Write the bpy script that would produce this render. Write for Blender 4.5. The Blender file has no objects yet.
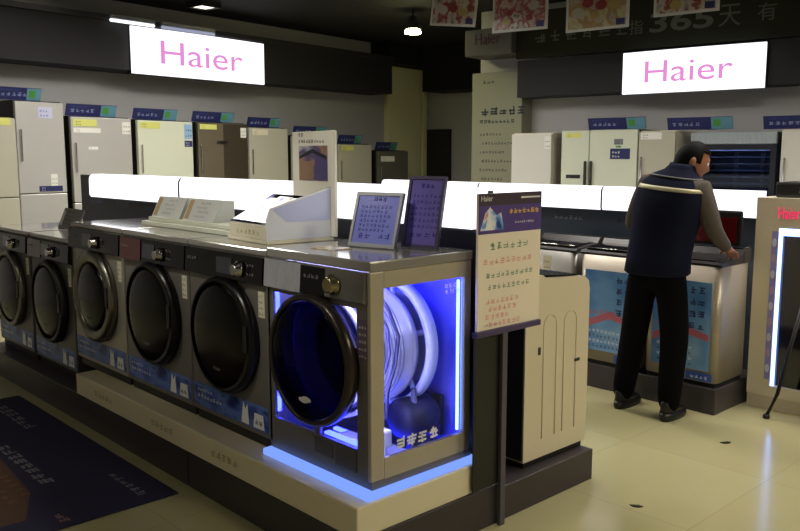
import bpy, bmesh, math, random
from mathutils import Vector, Matrix
rnd = random.Random(7)
C = bpy.context.scene.collection
PI = math.pi
ROOM = math.radians(8)          # the shop's walls stand 8 degrees off the display islands

def Rv(x, y, z=0.0):
    c, s = math.cos(ROOM), math.sin(ROOM)
    return Vector((x*c - y*s, x*s + y*c, z))

# ------------------------------------------------------------------ materials
def lin(c):
    out = []
    for v in c:
        v = v/255.0
        out.append(v/12.92 if v <= 0.04045 else ((v+0.055)/1.055)**2.4)
    return out + [1.0]

def M(name, col, rough=0.5, metal=0.0, noise=0.08, scale=9.0, coat=0.0, stretch=None, spec=0.5):
    m = bpy.data.materials.new(name); m.use_nodes = True
    nt = m.node_tree; b = nt.nodes['Principled BSDF']
    b.inputs['Roughness'].default_value = rough
    b.inputs['Metallic'].default_value = metal
    b.inputs['Specular IOR Level'].default_value = spec
    if coat: b.inputs['Coat Weight'].default_value = coat; b.inputs['Coat Roughness'].default_value = 0.05
    tc = nt.nodes.new('ShaderNodeTexCoord'); nz = nt.nodes.new('ShaderNodeTexNoise')
    nz.inputs['Scale'].default_value = scale; nz.inputs['Detail'].default_value = 4
    if stretch:
        mp = nt.nodes.new('ShaderNodeMapping'); mp.inputs['Scale'].default_value = stretch
        nt.links.new(tc.outputs['Object'], mp.inputs['Vector']); nt.links.new(mp.outputs['Vector'], nz.inputs['Vector'])
    else:
        nt.links.new(tc.outputs['Object'], nz.inputs['Vector'])
    mx = nt.nodes.new('ShaderNodeMix'); mx.data_type = 'RGBA'
    c = lin(col)
    mx.inputs[6].default_value = [v*(1-noise) for v in c[:3]] + [1]
    mx.inputs[7].default_value = [min(1, v*(1+noise)) for v in c[:3]] + [1]
    nt.links.new(nz.outputs['Fac'], mx.inputs[0]); nt.links.new(mx.outputs[2], b.inputs['Base Color'])
    return m

def EM(name, col, strength, noise=0.0):
    m = bpy.data.materials.new(name); m.use_nodes = True
    nt = m.node_tree; nt.nodes.remove(nt.nodes['Principled BSDF'])
    e = nt.nodes.new('ShaderNodeEmission'); e.inputs['Color'].default_value = lin(col); e.inputs['Strength'].default_value = strength
    nt.links.new(e.outputs[0], nt.nodes['Material Output'].inputs[0])
    return m

def GLASS(name, tint=(235, 240, 255), refl=0.12, rough=0.03):
    m = bpy.data.materials.new(name); m.use_nodes = True
    nt = m.node_tree; nt.nodes.remove(nt.nodes['Principled BSDF'])
    t = nt.nodes.new('ShaderNodeBsdfTransparent'); t.inputs['Color'].default_value = lin(tint)
    g = nt.nodes.new('ShaderNodeBsdfGlossy'); g.inputs['Roughness'].default_value = rough
    lw = nt.nodes.new('ShaderNodeLayerWeight'); lw.inputs['Blend'].default_value = refl
    mx = nt.nodes.new('ShaderNodeMixShader')
    nt.links.new(lw.outputs['Fresnel'], mx.inputs[0]); nt.links.new(t.outputs[0], mx.inputs[1]); nt.links.new(g.outputs[0], mx.inputs[2])
    nt.links.new(mx.outputs[0], nt.nodes['Material Output'].inputs[0])
    return m

def floor_material():
    m = M('floor_tiles', (174, 168, 128), 0.16, 0, 0.1, 1.3)
    nt = m.node_tree; b = nt.nodes['Principled BSDF']
    src = b.inputs['Base Color'].links[0].from_socket
    tc = nt.nodes.new('ShaderNodeTexCoord'); br = nt.nodes.new('ShaderNodeTexBrick')
    br.offset = 0.0; br.inputs['Scale'].default_value = 1.0
    br.inputs['Brick Width'].default_value = 0.8; br.inputs['Row Height'].default_value = 0.8
    br.inputs['Mortar Size'].default_value = 0.003; br.inputs['Mortar Smooth'].default_value = 0.3
    br.inputs['Color1'].default_value = (1, 1, 1, 1); br.inputs['Color2'].default_value = (0.95, 0.94, 0.92, 1)
    br.inputs['Mortar'].default_value = (0.80, 0.78, 0.74, 1)
    nt.links.new(tc.outputs['Object'], br.inputs['Vector'])
    mu = nt.nodes.new('ShaderNodeMix'); mu.data_type = 'RGBA'; mu.blend_type = 'MULTIPLY'; mu.inputs[0].default_value = 1
    nt.links.new(src, mu.inputs[6]); nt.links.new(br.outputs['Color'], mu.inputs[7])
    nt.links.new(mu.outputs[2], b.inputs['Base Color'])
    n2 = nt.nodes.new('ShaderNodeTexNoise'); n2.inputs['Scale'].default_value = 3.0; n2.inputs['Detail'].default_value = 6
    mr = nt.nodes.new('ShaderNodeMapRange'); mr.inputs[3].default_value = 0.10; mr.inputs[4].default_value = 0.26
    nt.links.new(tc.outputs['Object'], n2.inputs['Vector']); nt.links.new(n2.outputs['Fac'], mr.inputs[0]); nt.links.new(mr.outputs[0], b.inputs['Roughness'])
    return m

def print_material(name, cols, scale=(6, 6, 6), rough=0.35, seed=0.0, detail=2.0):
    """a printed picture: soft patches of the listed colours"""
    m = M(name, cols[0], rough)
    nt = m.node_tree; b = nt.nodes['Principled BSDF']
    tc = nt.nodes.new('ShaderNodeTexCoord'); mp = nt.nodes.new('ShaderNodeMapping')
    mp.inputs['Scale'].default_value = scale; mp.inputs['Location'].default_value = (seed, seed*1.7, seed*.6)
    nz = nt.nodes.new('ShaderNodeTexNoise'); nz.inputs['Scale'].default_value = 1.0; nz.inputs['Detail'].default_value = detail
    cr = nt.nodes.new('ShaderNodeValToRGB'); cr.color_ramp.interpolation = 'EASE'
    el = cr.color_ramp.elements
    n = len(cols)
    for i, c in enumerate(cols):
        p = 0.30 + 0.40*i/(n-1)
        if i < 2: e = el[i]; e.position = p
        else: e = el.new(p)
    for i, e in enumerate(sorted(el, key=lambda e: e.position)): e.color = lin(cols[i])
    nt.links.new(tc.outputs['Object'], mp.inputs['Vector']); nt.links.new(mp.outputs['Vector'], nz.inputs['Vector'])
    nt.links.new(nz.outputs['Fac'], cr.inputs['Fac']); nt.links.new(cr.outputs['Color'], b.inputs['Base Color'])
    return m

floor_m = floor_material()
wall_m = M('grey_wall_paint', (184, 182, 182), 0.75, 0, 0.05, 3)
dark_wall_m = M('charcoal_fascia', (38, 36, 40), 0.7, 0, 0.15, 3)
black_m = M('black_ceiling_paint', (13, 12, 9), 0.9, 0, 0.2, 4)
olive_m = M('olive_banner_cloth', (32, 33, 18), 0.9, 0, 0.15, 4)
pillar_m = M('pale_pillar_paint', (236, 232, 184), 0.7, 0, 0.05, 3)
base_m = M('dark_plinth_laminate', (58, 52, 55), 0.45, 0, 0.1, 6)
white_m = M('white_plinth_laminate', (226, 216, 184), 0.35, 0, 0.04, 4)
steel_m = M('brushed_champagne_steel', (114, 111, 107), 0.38, 0.25, 0.12, 6, stretch=(30, 30, 1))
steel_d = M('brushed_dark_steel', (88, 86, 84), 0.38, 0.25, 0.12, 6, stretch=(30, 30, 1))
steel_l = M('brushed_pale_steel', (160, 155, 145), 0.30, 0.3, 0.10, 6, stretch=(30, 30, 1))
top_m = M('glossy_top_panel', (150, 146, 140), 0.14, 0.2, 0.05, 4, coat=0.6)
frame_m = M('champagne_window_frame', (184, 174, 154), 0.4, 0.3, 0.05, 5)
panel_m = M('glossy_black_panel', (12, 11, 13), 0.08, 0, 0.1, 5, coat=0.15, spec=.4)
panel_r = M('glossy_dark_red_panel', (74, 18, 22), 0.10, 0, 0.1, 5, coat=0.7)
chrome_m = M('polished_chrome', (205, 203, 200), 0.14, 1.0, 0.04, 5)
ring_m = M('satin_door_ring', (128, 124, 116), 0.28, 0.9, 0.06, 8)
black_gl = M('black_door_glass', (8, 7, 8), 0.2, 0, 0.1, 4, spec=0.25)
black_rg = M('black_door_ring', (12, 11, 12), 0.3, 0, 0.1, 4, spec=0.35)
black_pl = M('black_plastic', (22, 21, 22), 0.42, 0, 0.12, 8)
rubber_m = M('dark_rubber', (16, 15, 15), 0.7, 0, 0.12, 10)
beige_m = M('beige_enamel', (214, 204, 178), 0.38, 0, 0.03, 4)
cream_m = M('cream_card', (220, 214, 190), 0.55, 0, 0.03, 5)
paper_m = M('white_paper', (232, 230, 224), 0.6, 0, 0.02, 6)
poster_m = M('ivory_poster_paper', (238, 226, 206), 0.55, 0, 0.02, 6)
lav_m = M('lavender_paper', (172, 174, 206), 0.5, 0, 0.05, 6)
purp_m = M('violet_paper', (138, 130, 172), 0.5, 0, 0.05, 6)
alu_m = M('silver_frame', (170, 172, 180), 0.3, 0.8, 0.05, 6)
navy_m = M('navy_print', (30, 36, 92), 0.5, 0, 0.15, 8)
blue_m = M('blue_print', (52, 84, 168), 0.4, 0, 0.15, 9)
sky_m = M('pale_blue_print', (150, 184, 220), 0.4, 0, 0.12, 9)
green_m = M('green_print', (70, 140, 62), 0.5, 0, 0.2, 12)
yellow_m = M('yellow_label', (214, 214, 118), 0.5, 0, 0.05, 8)
ink_m = M('dark_ink', (40, 40, 48), 0.6, 0, 0.05, 8)
inkg_m = M('green_ink', (116, 148, 118), 0.6, 0, 0.05, 8)
inkr_m = M('red_ink', (230, 160, 154), 0.6, 0, 0.05, 8)
inkw_m = M('white_ink', (235, 235, 235), 0.5, 0, 0.02, 8)
inkgy_m = M('grey_ink', (120, 120, 126), 0.6, 0, 0.05, 8)
inkol_m = M('tan_ink', (170, 158, 112), 0.6, 0, 0.05, 8)
gold_m = M('gold_ink', (226, 180, 90), 0.5, 0, 0.05, 8)
brown_m = M('brown_card', (178, 150, 110), 0.6, 0, 0.05, 8)
fr_grey = M('silver_grey_door', (194, 192, 188), 0.32, 0.3, 0.05, 3)
fr_pale = M('pale_green_white_door', (212, 216, 196), 0.3, 0, 0.04, 3)
fr_white = M('white_door', (214, 212, 204), 0.3, 0, 0.03, 3)
fr_beige = M('beige_door', (184, 181, 164), 0.35, 0, 0.04, 3)
fr_taupe = M('taupe_steel_door', (150, 140, 122), 0.25, 0.7, 0.08, 3)
fr_brown = M('bronze_mirror_door', (100, 90, 78), 0.2, 0.7, 0.1, 3)
fr_side = M('dark_fridge_side', (24, 22, 21), 0.5, 0, 0.1, 3)
dark_door_m = M('dark_door_paint', (30, 28, 28), 0.7, 0, 0.1, 4)  # the recess door's own dark colour
mat_m = M('navy_carpet_mat', (32, 30, 62), 0.95, 0, 0.25, 60)
matbr_m = M('brown_carpet_print', (84, 58, 42), 0.95, 0, 0.3, 50)
mattx_m = M('grey_carpet_print', (120, 122, 130), 0.95, 0, 0.25, 60)
drum_m = M('drum_stainless', (216, 214, 226), 0.28, 0.35, 0.05, 12)
tubw_m = M('white_tub_plastic', (226, 226, 236), 0.4, 0, 0.04, 8)
tubg_m = M('grey_tub_plastic', (110, 108, 140), 0.5, 0, 0.1, 8)
motor_m = M('motor_dark', (52, 50, 74), 0.5, 0.3, 0.1, 10)
inner_m = M('inner_panel', (150, 148, 190), 0.5, 0, 0.05, 5)
glass_m = GLASS('clear_glass')
tint_m = GLASS('smoked_front_window', (205, 205, 225), 0.15)
acryl_m = GLASS('clear_acrylic', (222, 226, 250), 0.25)
skin_m = M('skin', (156, 104, 76), 0.55, 0, 0.06, 20)
hair_m = M('black_hair', (10, 9, 9), 0.7, 0, 0.3, 90, spec=.1)
vest_m = M('navy_vest_cloth', (21, 24, 42), 0.85, 0, 0.15, 30, spec=.08)
sleeve_m = M('grey_sleeve_cloth', (88, 82, 78), 0.9, 0, 0.12, 30, spec=.08)
trouser_m = M('black_trouser_cloth', (8, 8, 9), 0.9, 0, 0.2, 30, spec=.08)
shoe_m = M('black_shoe_leather', (18, 16, 16), 0.4, 0, 0.2, 20)
stripe_m = M('reflective_tape', (190, 182, 150), 0.5, 0.2, 0.05, 30)
box_light = EM('white_lightbox_face', (250, 250, 255), 1.7)
sign_light = EM('white_sign_face', (252, 250, 255), 1.5)
pink_light = EM('magenta_sign_letter', (230, 146, 214), 1.0)
lamp_e = EM('lamp_diffuser', (255, 243, 212), 33.0)
lamp_dim = EM('lamp_diffuser_dim', (255, 250, 242), 46.0)
fill_near = EM('fill_diffuser_near', (255, 243, 214), 6.0)  # fill lamps added out of view to lift the dark washer fronts
lamp_far = EM('tube_light', (240, 245, 255), 1.6)
spot_e = EM('spot_bulb', (250, 246, 176), 50.0)
led_blue = EM('blue_led', (40, 50, 255), 30.0)
led_cyan = EM('pale_blue_led', (130, 166, 255), 6.0)
led_fill = EM('drum_fill_led', (186, 186, 255), 60.0)  # white strips added out of sight to brighten the drum
step_e = EM('edge_lit_acrylic', (122, 156, 255), 1.15)
red_e = EM('lit_red_letters', (255, 60, 110), 0.9)
food_a = print_material('food_print_a', [(92, 40, 36), (150, 140, 130), (176, 166, 152), (130, 60, 54), (70, 80, 56)], (9, 9, 9), seed=1.3, detail=4)
food_b = print_material('food_print_b', [(120, 96, 56), (160, 150, 140), (140, 60, 56), (176, 166, 152), (80, 70, 66)], (8, 8, 8), seed=4.1, detail=4)
food_c = print_material('food_print_c', [(160, 146, 92), (176, 168, 134), (150, 120, 70), (156, 150, 140), (130, 50, 52)], (7, 7, 7), seed=8.7, detail=4)
photo_m = print_material('room_photo_print', [(30, 24, 34), (150, 120, 96), (84, 74, 110), (176, 170, 180)], (5, 5, 7), seed=2.2)
leaf_m = print_material('blue_leaflet_print', [(30, 36, 150), (120, 130, 230), (232, 236, 250), (240, 240, 246), (60, 66, 120)], (9, 5, 9), seed=5.5, rough=0.15)
washp_m = print_material('washer_poster_print', [(74, 122, 190), (110, 158, 208), (150, 188, 222)], (3, 3, 4), seed=3.3)
strip_m = print_material('blue_strip_print', [(24, 40, 110), (56, 84, 160), (90, 120, 190), (40, 60, 130)], (7, 7, 16), seed=6.6)

# ------------------------------------------------------------------ mesh helpers
class P:
    """a drawing plane: origin, two axes and the outward normal"""
    def __init__(s, o, u=(1, 0, 0), v=(0, 0, 1)):
        s.o = Vector(o); s.u = Vector(u).normalized(); s.v = Vector(v).normalized(); s.n = s.u.cross(s.v)
    def at(s, a, b, off=0.0): return s.o + s.u*a + s.v*b + s.n*off

class MB:
    def __init__(s): s.bm = bmesh.new()
    def _tag(s, faces, mi, sm=False):
        for f in faces: f.material_index = mi; f.smooth = sm
    def box(s, x0, x1, y0, y1, z0, z1, mi=0, bev=0.0, seg=2):
        t = bmesh.new(); bmesh.ops.create_cube(t, size=1)
        for v in t.verts:
            v.co = Vector(((x0+x1)/2 + v.co.x*(x1-x0), (y0+y1)/2 + v.co.y*(y1-y0), (z0+z1)/2 + v.co.z*(z1-z0)))
        if bev: bmesh.ops.bevel(t, geom=list(t.edges), offset=bev, segments=seg, affect='EDGES', profile=0.5)
        s.merge(t, mi); return s
    def merge(s, t, mi=None, mat=None, smooth=None):
        t.verts.index_update(); m = {}
        for v in t.verts: m[v.index] = s.bm.verts.new(mat @ v.co if mat else v.co)
        for f in t.faces:
            try: g = s.bm.faces.new([m[v.index] for v in f.verts])
            except ValueError: continue
            g.material_index = f.material_index if mi is None else mi
            g.smooth = f.smooth if smooth is None else smooth
        t.free()
    def obox(s, panel, u0, u1, v0, v1, n0, n1, mi=0):
        vs = [s.bm.verts.new(panel.at(a, b, c)) for c in (n0, n1) for b in (v0, v1) for a in (u0, u1)]
        for q in ((0, 2, 3, 1), (4, 5, 7, 6), (0, 1, 5, 4), (2, 6, 7, 3), (0, 4, 6, 2), (1, 3, 7, 5)):
            f = s.bm.faces.new([vs[i] for i in q]); f.material_index = mi
        return s
    def rect(s, panel, u0, u1, v0, v1, off=0.0008, mi=0):
        f = s.bm.faces.new([s.bm.verts.new(panel.at(a, b, off)) for a, b in ((u0, v0), (u1, v0), (u1, v1), (u0, v1))])
        f.material_index = mi; return s
    def poly(s, panel, pts, off=0.0008, mi=0):
        f = s.bm.faces.new([s.bm.verts.new(panel.at(a, b, off)) for a, b in pts]); f.material_index = mi; return s
    def prism(s, axis, pts, a, b, mi=0, sm=False):
        def co(p, t):
            if axis == 'x': return (t, p[0], p[1])
            if axis == 'y': return (p[0], t, p[1])
            return (p[0], p[1], t)
        A = [s.bm.verts.new(co(p, a)) for p in pts]; B = [s.bm.verts.new(co(p, b)) for p in pts]
        fs = [s.bm.faces.new(A), s.bm.faces.new(B[::-1])]
        n = len(pts)
        for i in range(n):
            f = s.bm.faces.new([A[i], B[i], B[(i+1) % n], A[(i+1) % n]]); f.smooth = sm; fs.append(f)
        for f in fs: f.material_index = mi
        return s
    def lathe(s, prof, c, axis='y', seg=40, mi=0, sm=True, closed=False, sx=1.0, sz=1.0):
        """prof = [(radius, distance along axis)]"""
        c = Vector(c); rings = []
        for r, d in prof:
            ring = []
            for k in range(seg):
                a = 2*PI*k/seg; p, q = r*math.cos(a)*sx, r*math.sin(a)*sz
                v = {'y': (p, d, q), 'x': (d, p, q), 'z': (p, q, d)}[axis]
                ring.append(s.bm.verts.new(c + Vector(v)))
            rings.append(ring)
        n = len(rings)
        for i in range(n if closed else n-1):
            A, B = rings[i], rings[(i+1) % n]
            for k in range(seg):
                f = s.bm.faces.new([A[k], A[(k+1) % seg], B[(k+1) % seg], B[k]]); f.material_index = mi; f.smooth = sm
        if not closed:
            for R in (rings[0], rings[-1]):
                f = s.bm.faces.new(R); f.material_index = mi
        return s
    def tube(s, pts, r, seg=8, mi=0):
        pts = [Vector(p) for p in pts]; rings = []
        for i, p in enumerate(pts):
            d = (pts[min(i+1, len(pts)-1)] - pts[max(i-1, 0)]).normalized()
            a = d.orthogonal().normalized(); b = d.cross(a)
            rr = r[i] if isinstance(r, (list, tuple)) else r
            rings.append([s.bm.verts.new(p + a*rr*math.cos(2*PI*k/seg) + b*rr*math.sin(2*PI*k/seg)) for k in range(seg)])
        for A, B in zip(rings, rings[1:]):
            best = min(range(seg), key=lambda o: (A[0].co - B[o].co).length)
            for k in range(seg):
                f = s.bm.faces.new([A[k], A[(k+1) % seg], B[(k+1+best) % seg], B[(k+best) % seg]]); f.smooth = True; f.material_index = mi
        for R in (rings[0], rings[-1]): s.bm.faces.new(R).material_index = mi
        return s
    def loft(s, rings, mi=0, cap=True):
        R = [[s.bm.verts.new(p) for p in r] for r in rings]; n = len(R[0])
        for A, B in zip(R, R[1:]):
            for k in range(n):
                f = s.bm.faces.new([A[k], A[(k+1) % n], B[(k+1) % n], B[k]]); f.smooth = True; f.material_index = mi
        if cap:
            for r in (R[0], R[-1]): s.bm.faces.new(r).material_index = mi
        return s
    def glyphs(s, panel, u, v, n, size, gap=0.25, mi=0, off=0.0009, w=0.11, seed=1, bold=False):
        """a line of characters too small to read in the photograph: only the stroke texture"""
        r = random.Random(seed)
        for i in range(n):
            x = u + i*size*(1+gap); t = size*w*(1.5 if bold else 1)
            for k in range(r.randint(2, 3)):
                y = v + size*(0.08 + 0.84*(k + r.random()*.5)/3); a = r.random()*.25*size; b = size*(0.75 + r.random()*.25)
                s.rect(panel, x+a, x+b, y, y+t, off, mi)
            for k in range(r.randint(1, 2)):
                c = x + size*(0.15 + r.random()*.7); a = v + r.random()*.3*size; b = v + size*(0.65 + r.random()*.35)
                s.rect(panel, c, c+t, a, b, off + .0001, mi)
        return s
    def text(s, string, panel, u, v, h=None, wid=None, mi=0, off=0.0012, depth=0.0, sx=1.0, bold=0.0):
        """readable writing, centred on (u, v)"""
        cu = bpy.data.curves.new('t', 'FONT'); cu.body = string; cu.size = 1.0; cu.extrude = 0.0; cu.offset = bold
        o = bpy.data.objects.new('t', cu); C.objects.link(o); bpy.context.view_layer.update()
        me = bpy.data.meshes.new_from_object(o.evaluated_get(bpy.context.evaluated_depsgraph_get()))
        bpy.data.objects.remove(o)
        xs = [w.co.x for w in me.vertices]; ys = [w.co.y for w in me.vertices]
        if not xs: return s
        k = (h/(max(ys)-min(ys))) if h else wid/(max(xs)-min(xs))
        kx = k*sx
        if h and wid: kx = wid/(max(xs)-min(xs))
        cx, cy = (max(xs)+min(xs))/2, (max(ys)+min(ys))/2
        vs = [s.bm.verts.new(panel.at(u+(w.co.x-cx)*kx, v+(w.co.y-cy)*k, off)) for w in me.vertices]
        faces = []
        for p in me.polygons:
            try: f = s.bm.faces.new([vs[i] for i in p.vertices])
            except ValueError: continue
            f.material_index = mi; faces.append(f)
        if depth:
            g = bmesh.ops.extrude_face_region(s.bm, geom=faces)
            bmesh.ops.translate(s.bm, verts=[e for e in g['geom'] if isinstance(e, bmesh.types.BMVert)], vec=panel.n*depth)
        bpy.data.meshes.remove(me)
        return s
    def build(s, name, mats, parent=None, fix=True):
        if not isinstance(mats, (list, tuple)): mats = [mats]
        if fix: bmesh.ops.recalc_face_normals(s.bm, faces=list(s.bm.faces))
        me = bpy.data.meshes.new(name); s.bm.to_mesh(me); s.bm.free()
        for m in mats: me.materials.append(m)
        o = bpy.data.objects.new(name, me); C.objects.link(o)
        if parent is not None: o.parent = parent
        return o

def tag(o, label, cat, group=None, kind=None):
    if label: o['label'] = label
    if cat: o['category'] = cat
    if group: o['group'] = group
    if kind: o['kind'] = kind
    return o
def empty(name, loc, label, cat, rz=0.0, group=None):
    o = bpy.data.objects.new(name, None); o.empty_display_size = 0.1; C.objects.link(o)
    o.location = loc; o.rotation_euler = (0, 0, rz)
    return tag(o, label, cat, group)
def struct(name, mb, m, room=False):
    o = mb.build(name, m); o['kind'] = 'structure'
    if room: o.rotation_euler = (0, 0, ROOM)
    return o
def placed(o, loc, rz=0.0):
    o.location = loc; o.rotation_euler = (0, 0, rz); return o
FRONT = lambda y=0.0, x=0.0, z=0.0: P((x, y, z), (1, 0, 0), (0, 0, 1))          # faces -Y
RIGHT = lambda x=0.0, y=0.0, z=0.0: P((x, y, z), (0, 1, 0), (0, 0, 1))          # faces +X

# ------------------------------------------------------------------ the shop itself
CEIL = 3.4
struct('floor', MB().box(-14, 6, -5, 16, -0.1, 0), floor_m)
struct('ceiling', MB().box(-11, 5, -5, 13, CEIL, CEIL+0.1), black_m, True)
struct('wall_left', MB().box(-9.0, -8.8, -5, 11.6, 0, CEIL), wall_m, True)
struct('wall_back', MB().box(-5.9, 5, 8.95, 9.15, 0, CEIL), wall_m, True)
struct('wall_rear', MB().box(-8.8, -5.6, 11.6, 11.8, 0, CEIL), wall_m, True)
struct('wall_pillar', MB().box(-8.8, -8.7, 10.48, 11.36, 0, 3.06, bev=0.01).box(-8.8, -8.68, 11.40, 11.50, 0, 3.06), pillar_m, True)
sw = MB().box(-8.699, -8.69, 10.85, 10.95, 1.55, 1.68, 0, 0.003).box(-8.69, -8.684, 10.88, 10.92, 1.59, 1.64, 1)
so = sw.build('wall_switch', [inkgy_m, inkw_m]); so.rotation_euler = (0, 0, ROOM)
tag(so, 'small grey wall switch plate on the pale lit pillar in the far corner', 'switch')
struct('trim_1', MB().box(-8.8, -8.35, -5, 10.15, 2.57, 3.08).box(-8.8, -8.30, -5, 10.15, 3.08, 3.14), dark_wall_m, True)
struct('trim_2', MB().box(-8.8, -8.4, 10.16, 11.6, 3.06, CEIL).box(-8.4, -5.9, 11.0, 11.6, 2.66, CEIL), black_m, True)
struct('trim_3', MB().box(-5.15, 5, 8.6, 8.95, 2.29, 2.72), dark_wall_m, True)
door = struct('door_1', MB().box(-8.72, -8.22, 11.52, 11.599, 0, 2.06, bev=0.006), dark_door_m, True)
MB().box(-8.32, -8.29, 11.48, 11.519, 0.98, 1.12, bev=0.004).build('door_handle', chrome_m, door)

bn = MB().box(-5.15, 5, 8.56, 8.59, 2.73, 3.26)
bp = P((0, 8.56, 0))
ol = M('grey_banner_lettering', (92, 94, 86), 0.8, 0, 0.05, 8)
bn2 = MB()
bn2.text('365', bp, -3.20, 2.985, h=0.20, wid=0.66, off=0.002, bold=0.02)
bn2.text('天', bp, -2.71, 2.985, h=0.21, wid=0.21, off=0.002)
bn2.text('有', bp, -2.36, 2.985, h=0.17, wid=0.17, off=0.002)
bn2.text('指', bp, -3.68, 2.96, h=0.15, wid=0.15, off=0.002)
bn2.glyphs(bp, -4.90, 2.885, 6, 0.15, 0.3, 0, 0.002, seed=4)
b_o = bn.build('banner', olive_m); b_o.rotation_euler = (0, 0, ROOM)
bn2.build('lettering', ol, b_o)
tag(b_o, 'long dark olive banner with grey lettering above the right lit sign', 'banner')

# lit shop signs
def lit_sign(loc, rz, w, h, label):
    t = empty('lit_sign', loc, label, 'sign', rz)
    MB().box(-w/2, w/2, 0.03, 0.10, 0, h).build('housing', black_pl, t)
    n = 12; pts = []
    for i in range(n+1):
        a = -1 + 2*i/n; pts.append((a*w/2, -0.03*(1-a*a)))
    pts += [(w/2, 0.029), (-w/2, 0.029)]
    MB().prism('z', pts, 0.004, h-0.004, 0, True).build('diffuser', sign_light, t)
    MB().text('Haier', FRONT(-0.034), -0.01*w, h*0.50, h=h*0.50, wid=w*0.62, mi=0, off=0.002, depth=0.003).build('lettering', pink_light, t)
    return t
lit_sign(Rv(-8.30, 6.46, 2.53), ROOM+PI/2, 1.97, 0.53, 'white lit sign with magenta letters on the left dark fascia')
lit_sign(Rv(-3.06, 8.50, 2.255), ROOM, 1.45, 0.44, 'white lit sign with magenta letters on the right dark fascia')
ds = empty('unlit_sign', Rv(-5.49, 8.47, 2.80), 'unlit grey sign box with dull purple letters below the hanging posters', 'sign', ROOM)
MB().box(-.33, .33, 0, .47, 0, .31, bev=0.01).build('housing', M('dull_grey_board', (96, 92, 92), .7), ds)
MB().text('Haier', FRONT(-0.001), 0.0, 0.19, h=0.13, wid=0.36, depth=0.003).build('lettering', M('dull_purple', (84, 46, 62), .7), ds)

# tall printed wall panel in the corner
wp = empty('wall_panel', Rv(-5.5, 8.70, 0), 'tall grey-green wall panel with dark lines of writing beside pale narrow fridge', 'panel', ROOM)
MB().box(-.36, .36, 0, .24, 0, 2.62, bev=0.008).build('board', M('grey_green_panel', (142, 142, 120), .6, 0, .05, 3), wp)
wl = MB(); fp = FRONT(-0.001)
wl.glyphs(fp, -.20, 2.48, 3, .05, .2, 0, seed=3)
wl.glyphs(fp, -.22, 2.09, 5, .115, .12, 0, seed=8, bold=True)
wl.glyphs(fp, -.24, 2.00, 9, .05, .12, 0, seed=9, bold=True)
for k in range(7): wl.glyphs(fp, -.24 + .03*(k % 2), 1.85-.11*k, 7 + (k*3) % 5, .04, .15, 0, seed=20+k)
wl.build('lettering', ink_m, wp)

# fluorescent tubes over the left sign, ceiling lamps, pendant
for i, (y0, y1, lab) in enumerate(((5.20, 5.76, 'bright tube light over the left end of the left lit sign'), (5.86, 6.62, 'dimmer tube light along the top edge of the left lit sign'))):
    t = empty('tube_light', Rv(-8.30, (y0+y1)/2, 3.08), lab, 'lamp', ROOM+PI/2)
    L = (y1-y0)/2
    MB().box(-L, L, -.05, 0, .02, .06).build('housing', alu_m, t)
    MB().lathe([(.016, -L), (.018, -L+.01), (.018, L-.01), (.016, L)], (0, -.03, .0), 'x', 12).build('tube', lamp_far if i == 0 else EM('tube_light_dim', (200, 205, 235), .55), t)

def ceiling_light(loc, rz, w, l, m, label):
    t = empty('ceiling_light', loc, label, 'lamp', rz, 'ceiling panel lamps')
    hb = MB().box(-w/2-.03, w/2+.03, -l/2-.03, l/2+.03, -.05, 0)
    k = .13 if m == lamp_dim else .07  # deeper skirts added to keep grazing light off the hanging posters
    hb.box(-w/2-.03, w/2+.03, -l/2-.03, -l/2-.005, -k, -.05).box(-w/2-.03, w/2+.03, l/2+.005, l/2+.03, -k, -.05)
    hb.box(-w/2-.03, -w/2-.005, -l/2-.005, l/2+.005, -k, -.05).box(w/2+.005, w/2+.03, -l/2-.005, l/2+.005, -k, -.05)
    hb.build('housing', black_pl, t)
    MB().box(-w/2, w/2, -l/2, l/2, -.058, -.0505).build('diffuser', m, t)
for k, (x, y, w, l, m, lab) in enumerate((
        (1.6, 4.6, 1.2, .6, lamp_e, 'ceiling panel lamp over the aisle by the lit showcase'),
        (1.9, 2.2, 1.2, .6, lamp_e, 'ceiling panel lamp over the near right floor'),
        (-1.2, 5.5, 1.2, .4, lamp_dim, 'ceiling panel lamp before the steel glass-front fridge'),
        (-3.9, 5.3, 1.2, .4, lamp_dim, 'ceiling panel lamp before the two-door fridge'),
        (-5.9, 6.2, 1.2, .4, lamp_dim, 'ceiling panel lamp before the left fridge wall'),
        (-2.2, -1.0, 1.2, .6, fill_near, 'added unseen fill lamp over the near aisle before the washers'),
        (-5.6, -0.6, 1.2, .6, fill_near, 'added unseen fill lamp over the floor mat'),
        (-6.2, 4.2, 1.2, .4, lamp_dim, 'ceiling panel lamp before the silver fridges'))):
    ceiling_light(Rv(x, y, CEIL-.001), ROOM, w, l, m, lab)
lamp_far2 = EM('far_lamp', (255, 248, 225), 2.0)
ceiling_light(Rv(-8.05, 6.3, CEIL-.001), ROOM, .22, .22, lamp_far2, 'small ceiling lamp above the left lit sign')
ceiling_light(Rv(-10.0, 4.95, CEIL-.001) if False else Rv(-8.25, 4.35, CEIL-.001), ROOM, .35, .6, lamp_far2, 'ceiling panel lamp at the top left picture corner')

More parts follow.
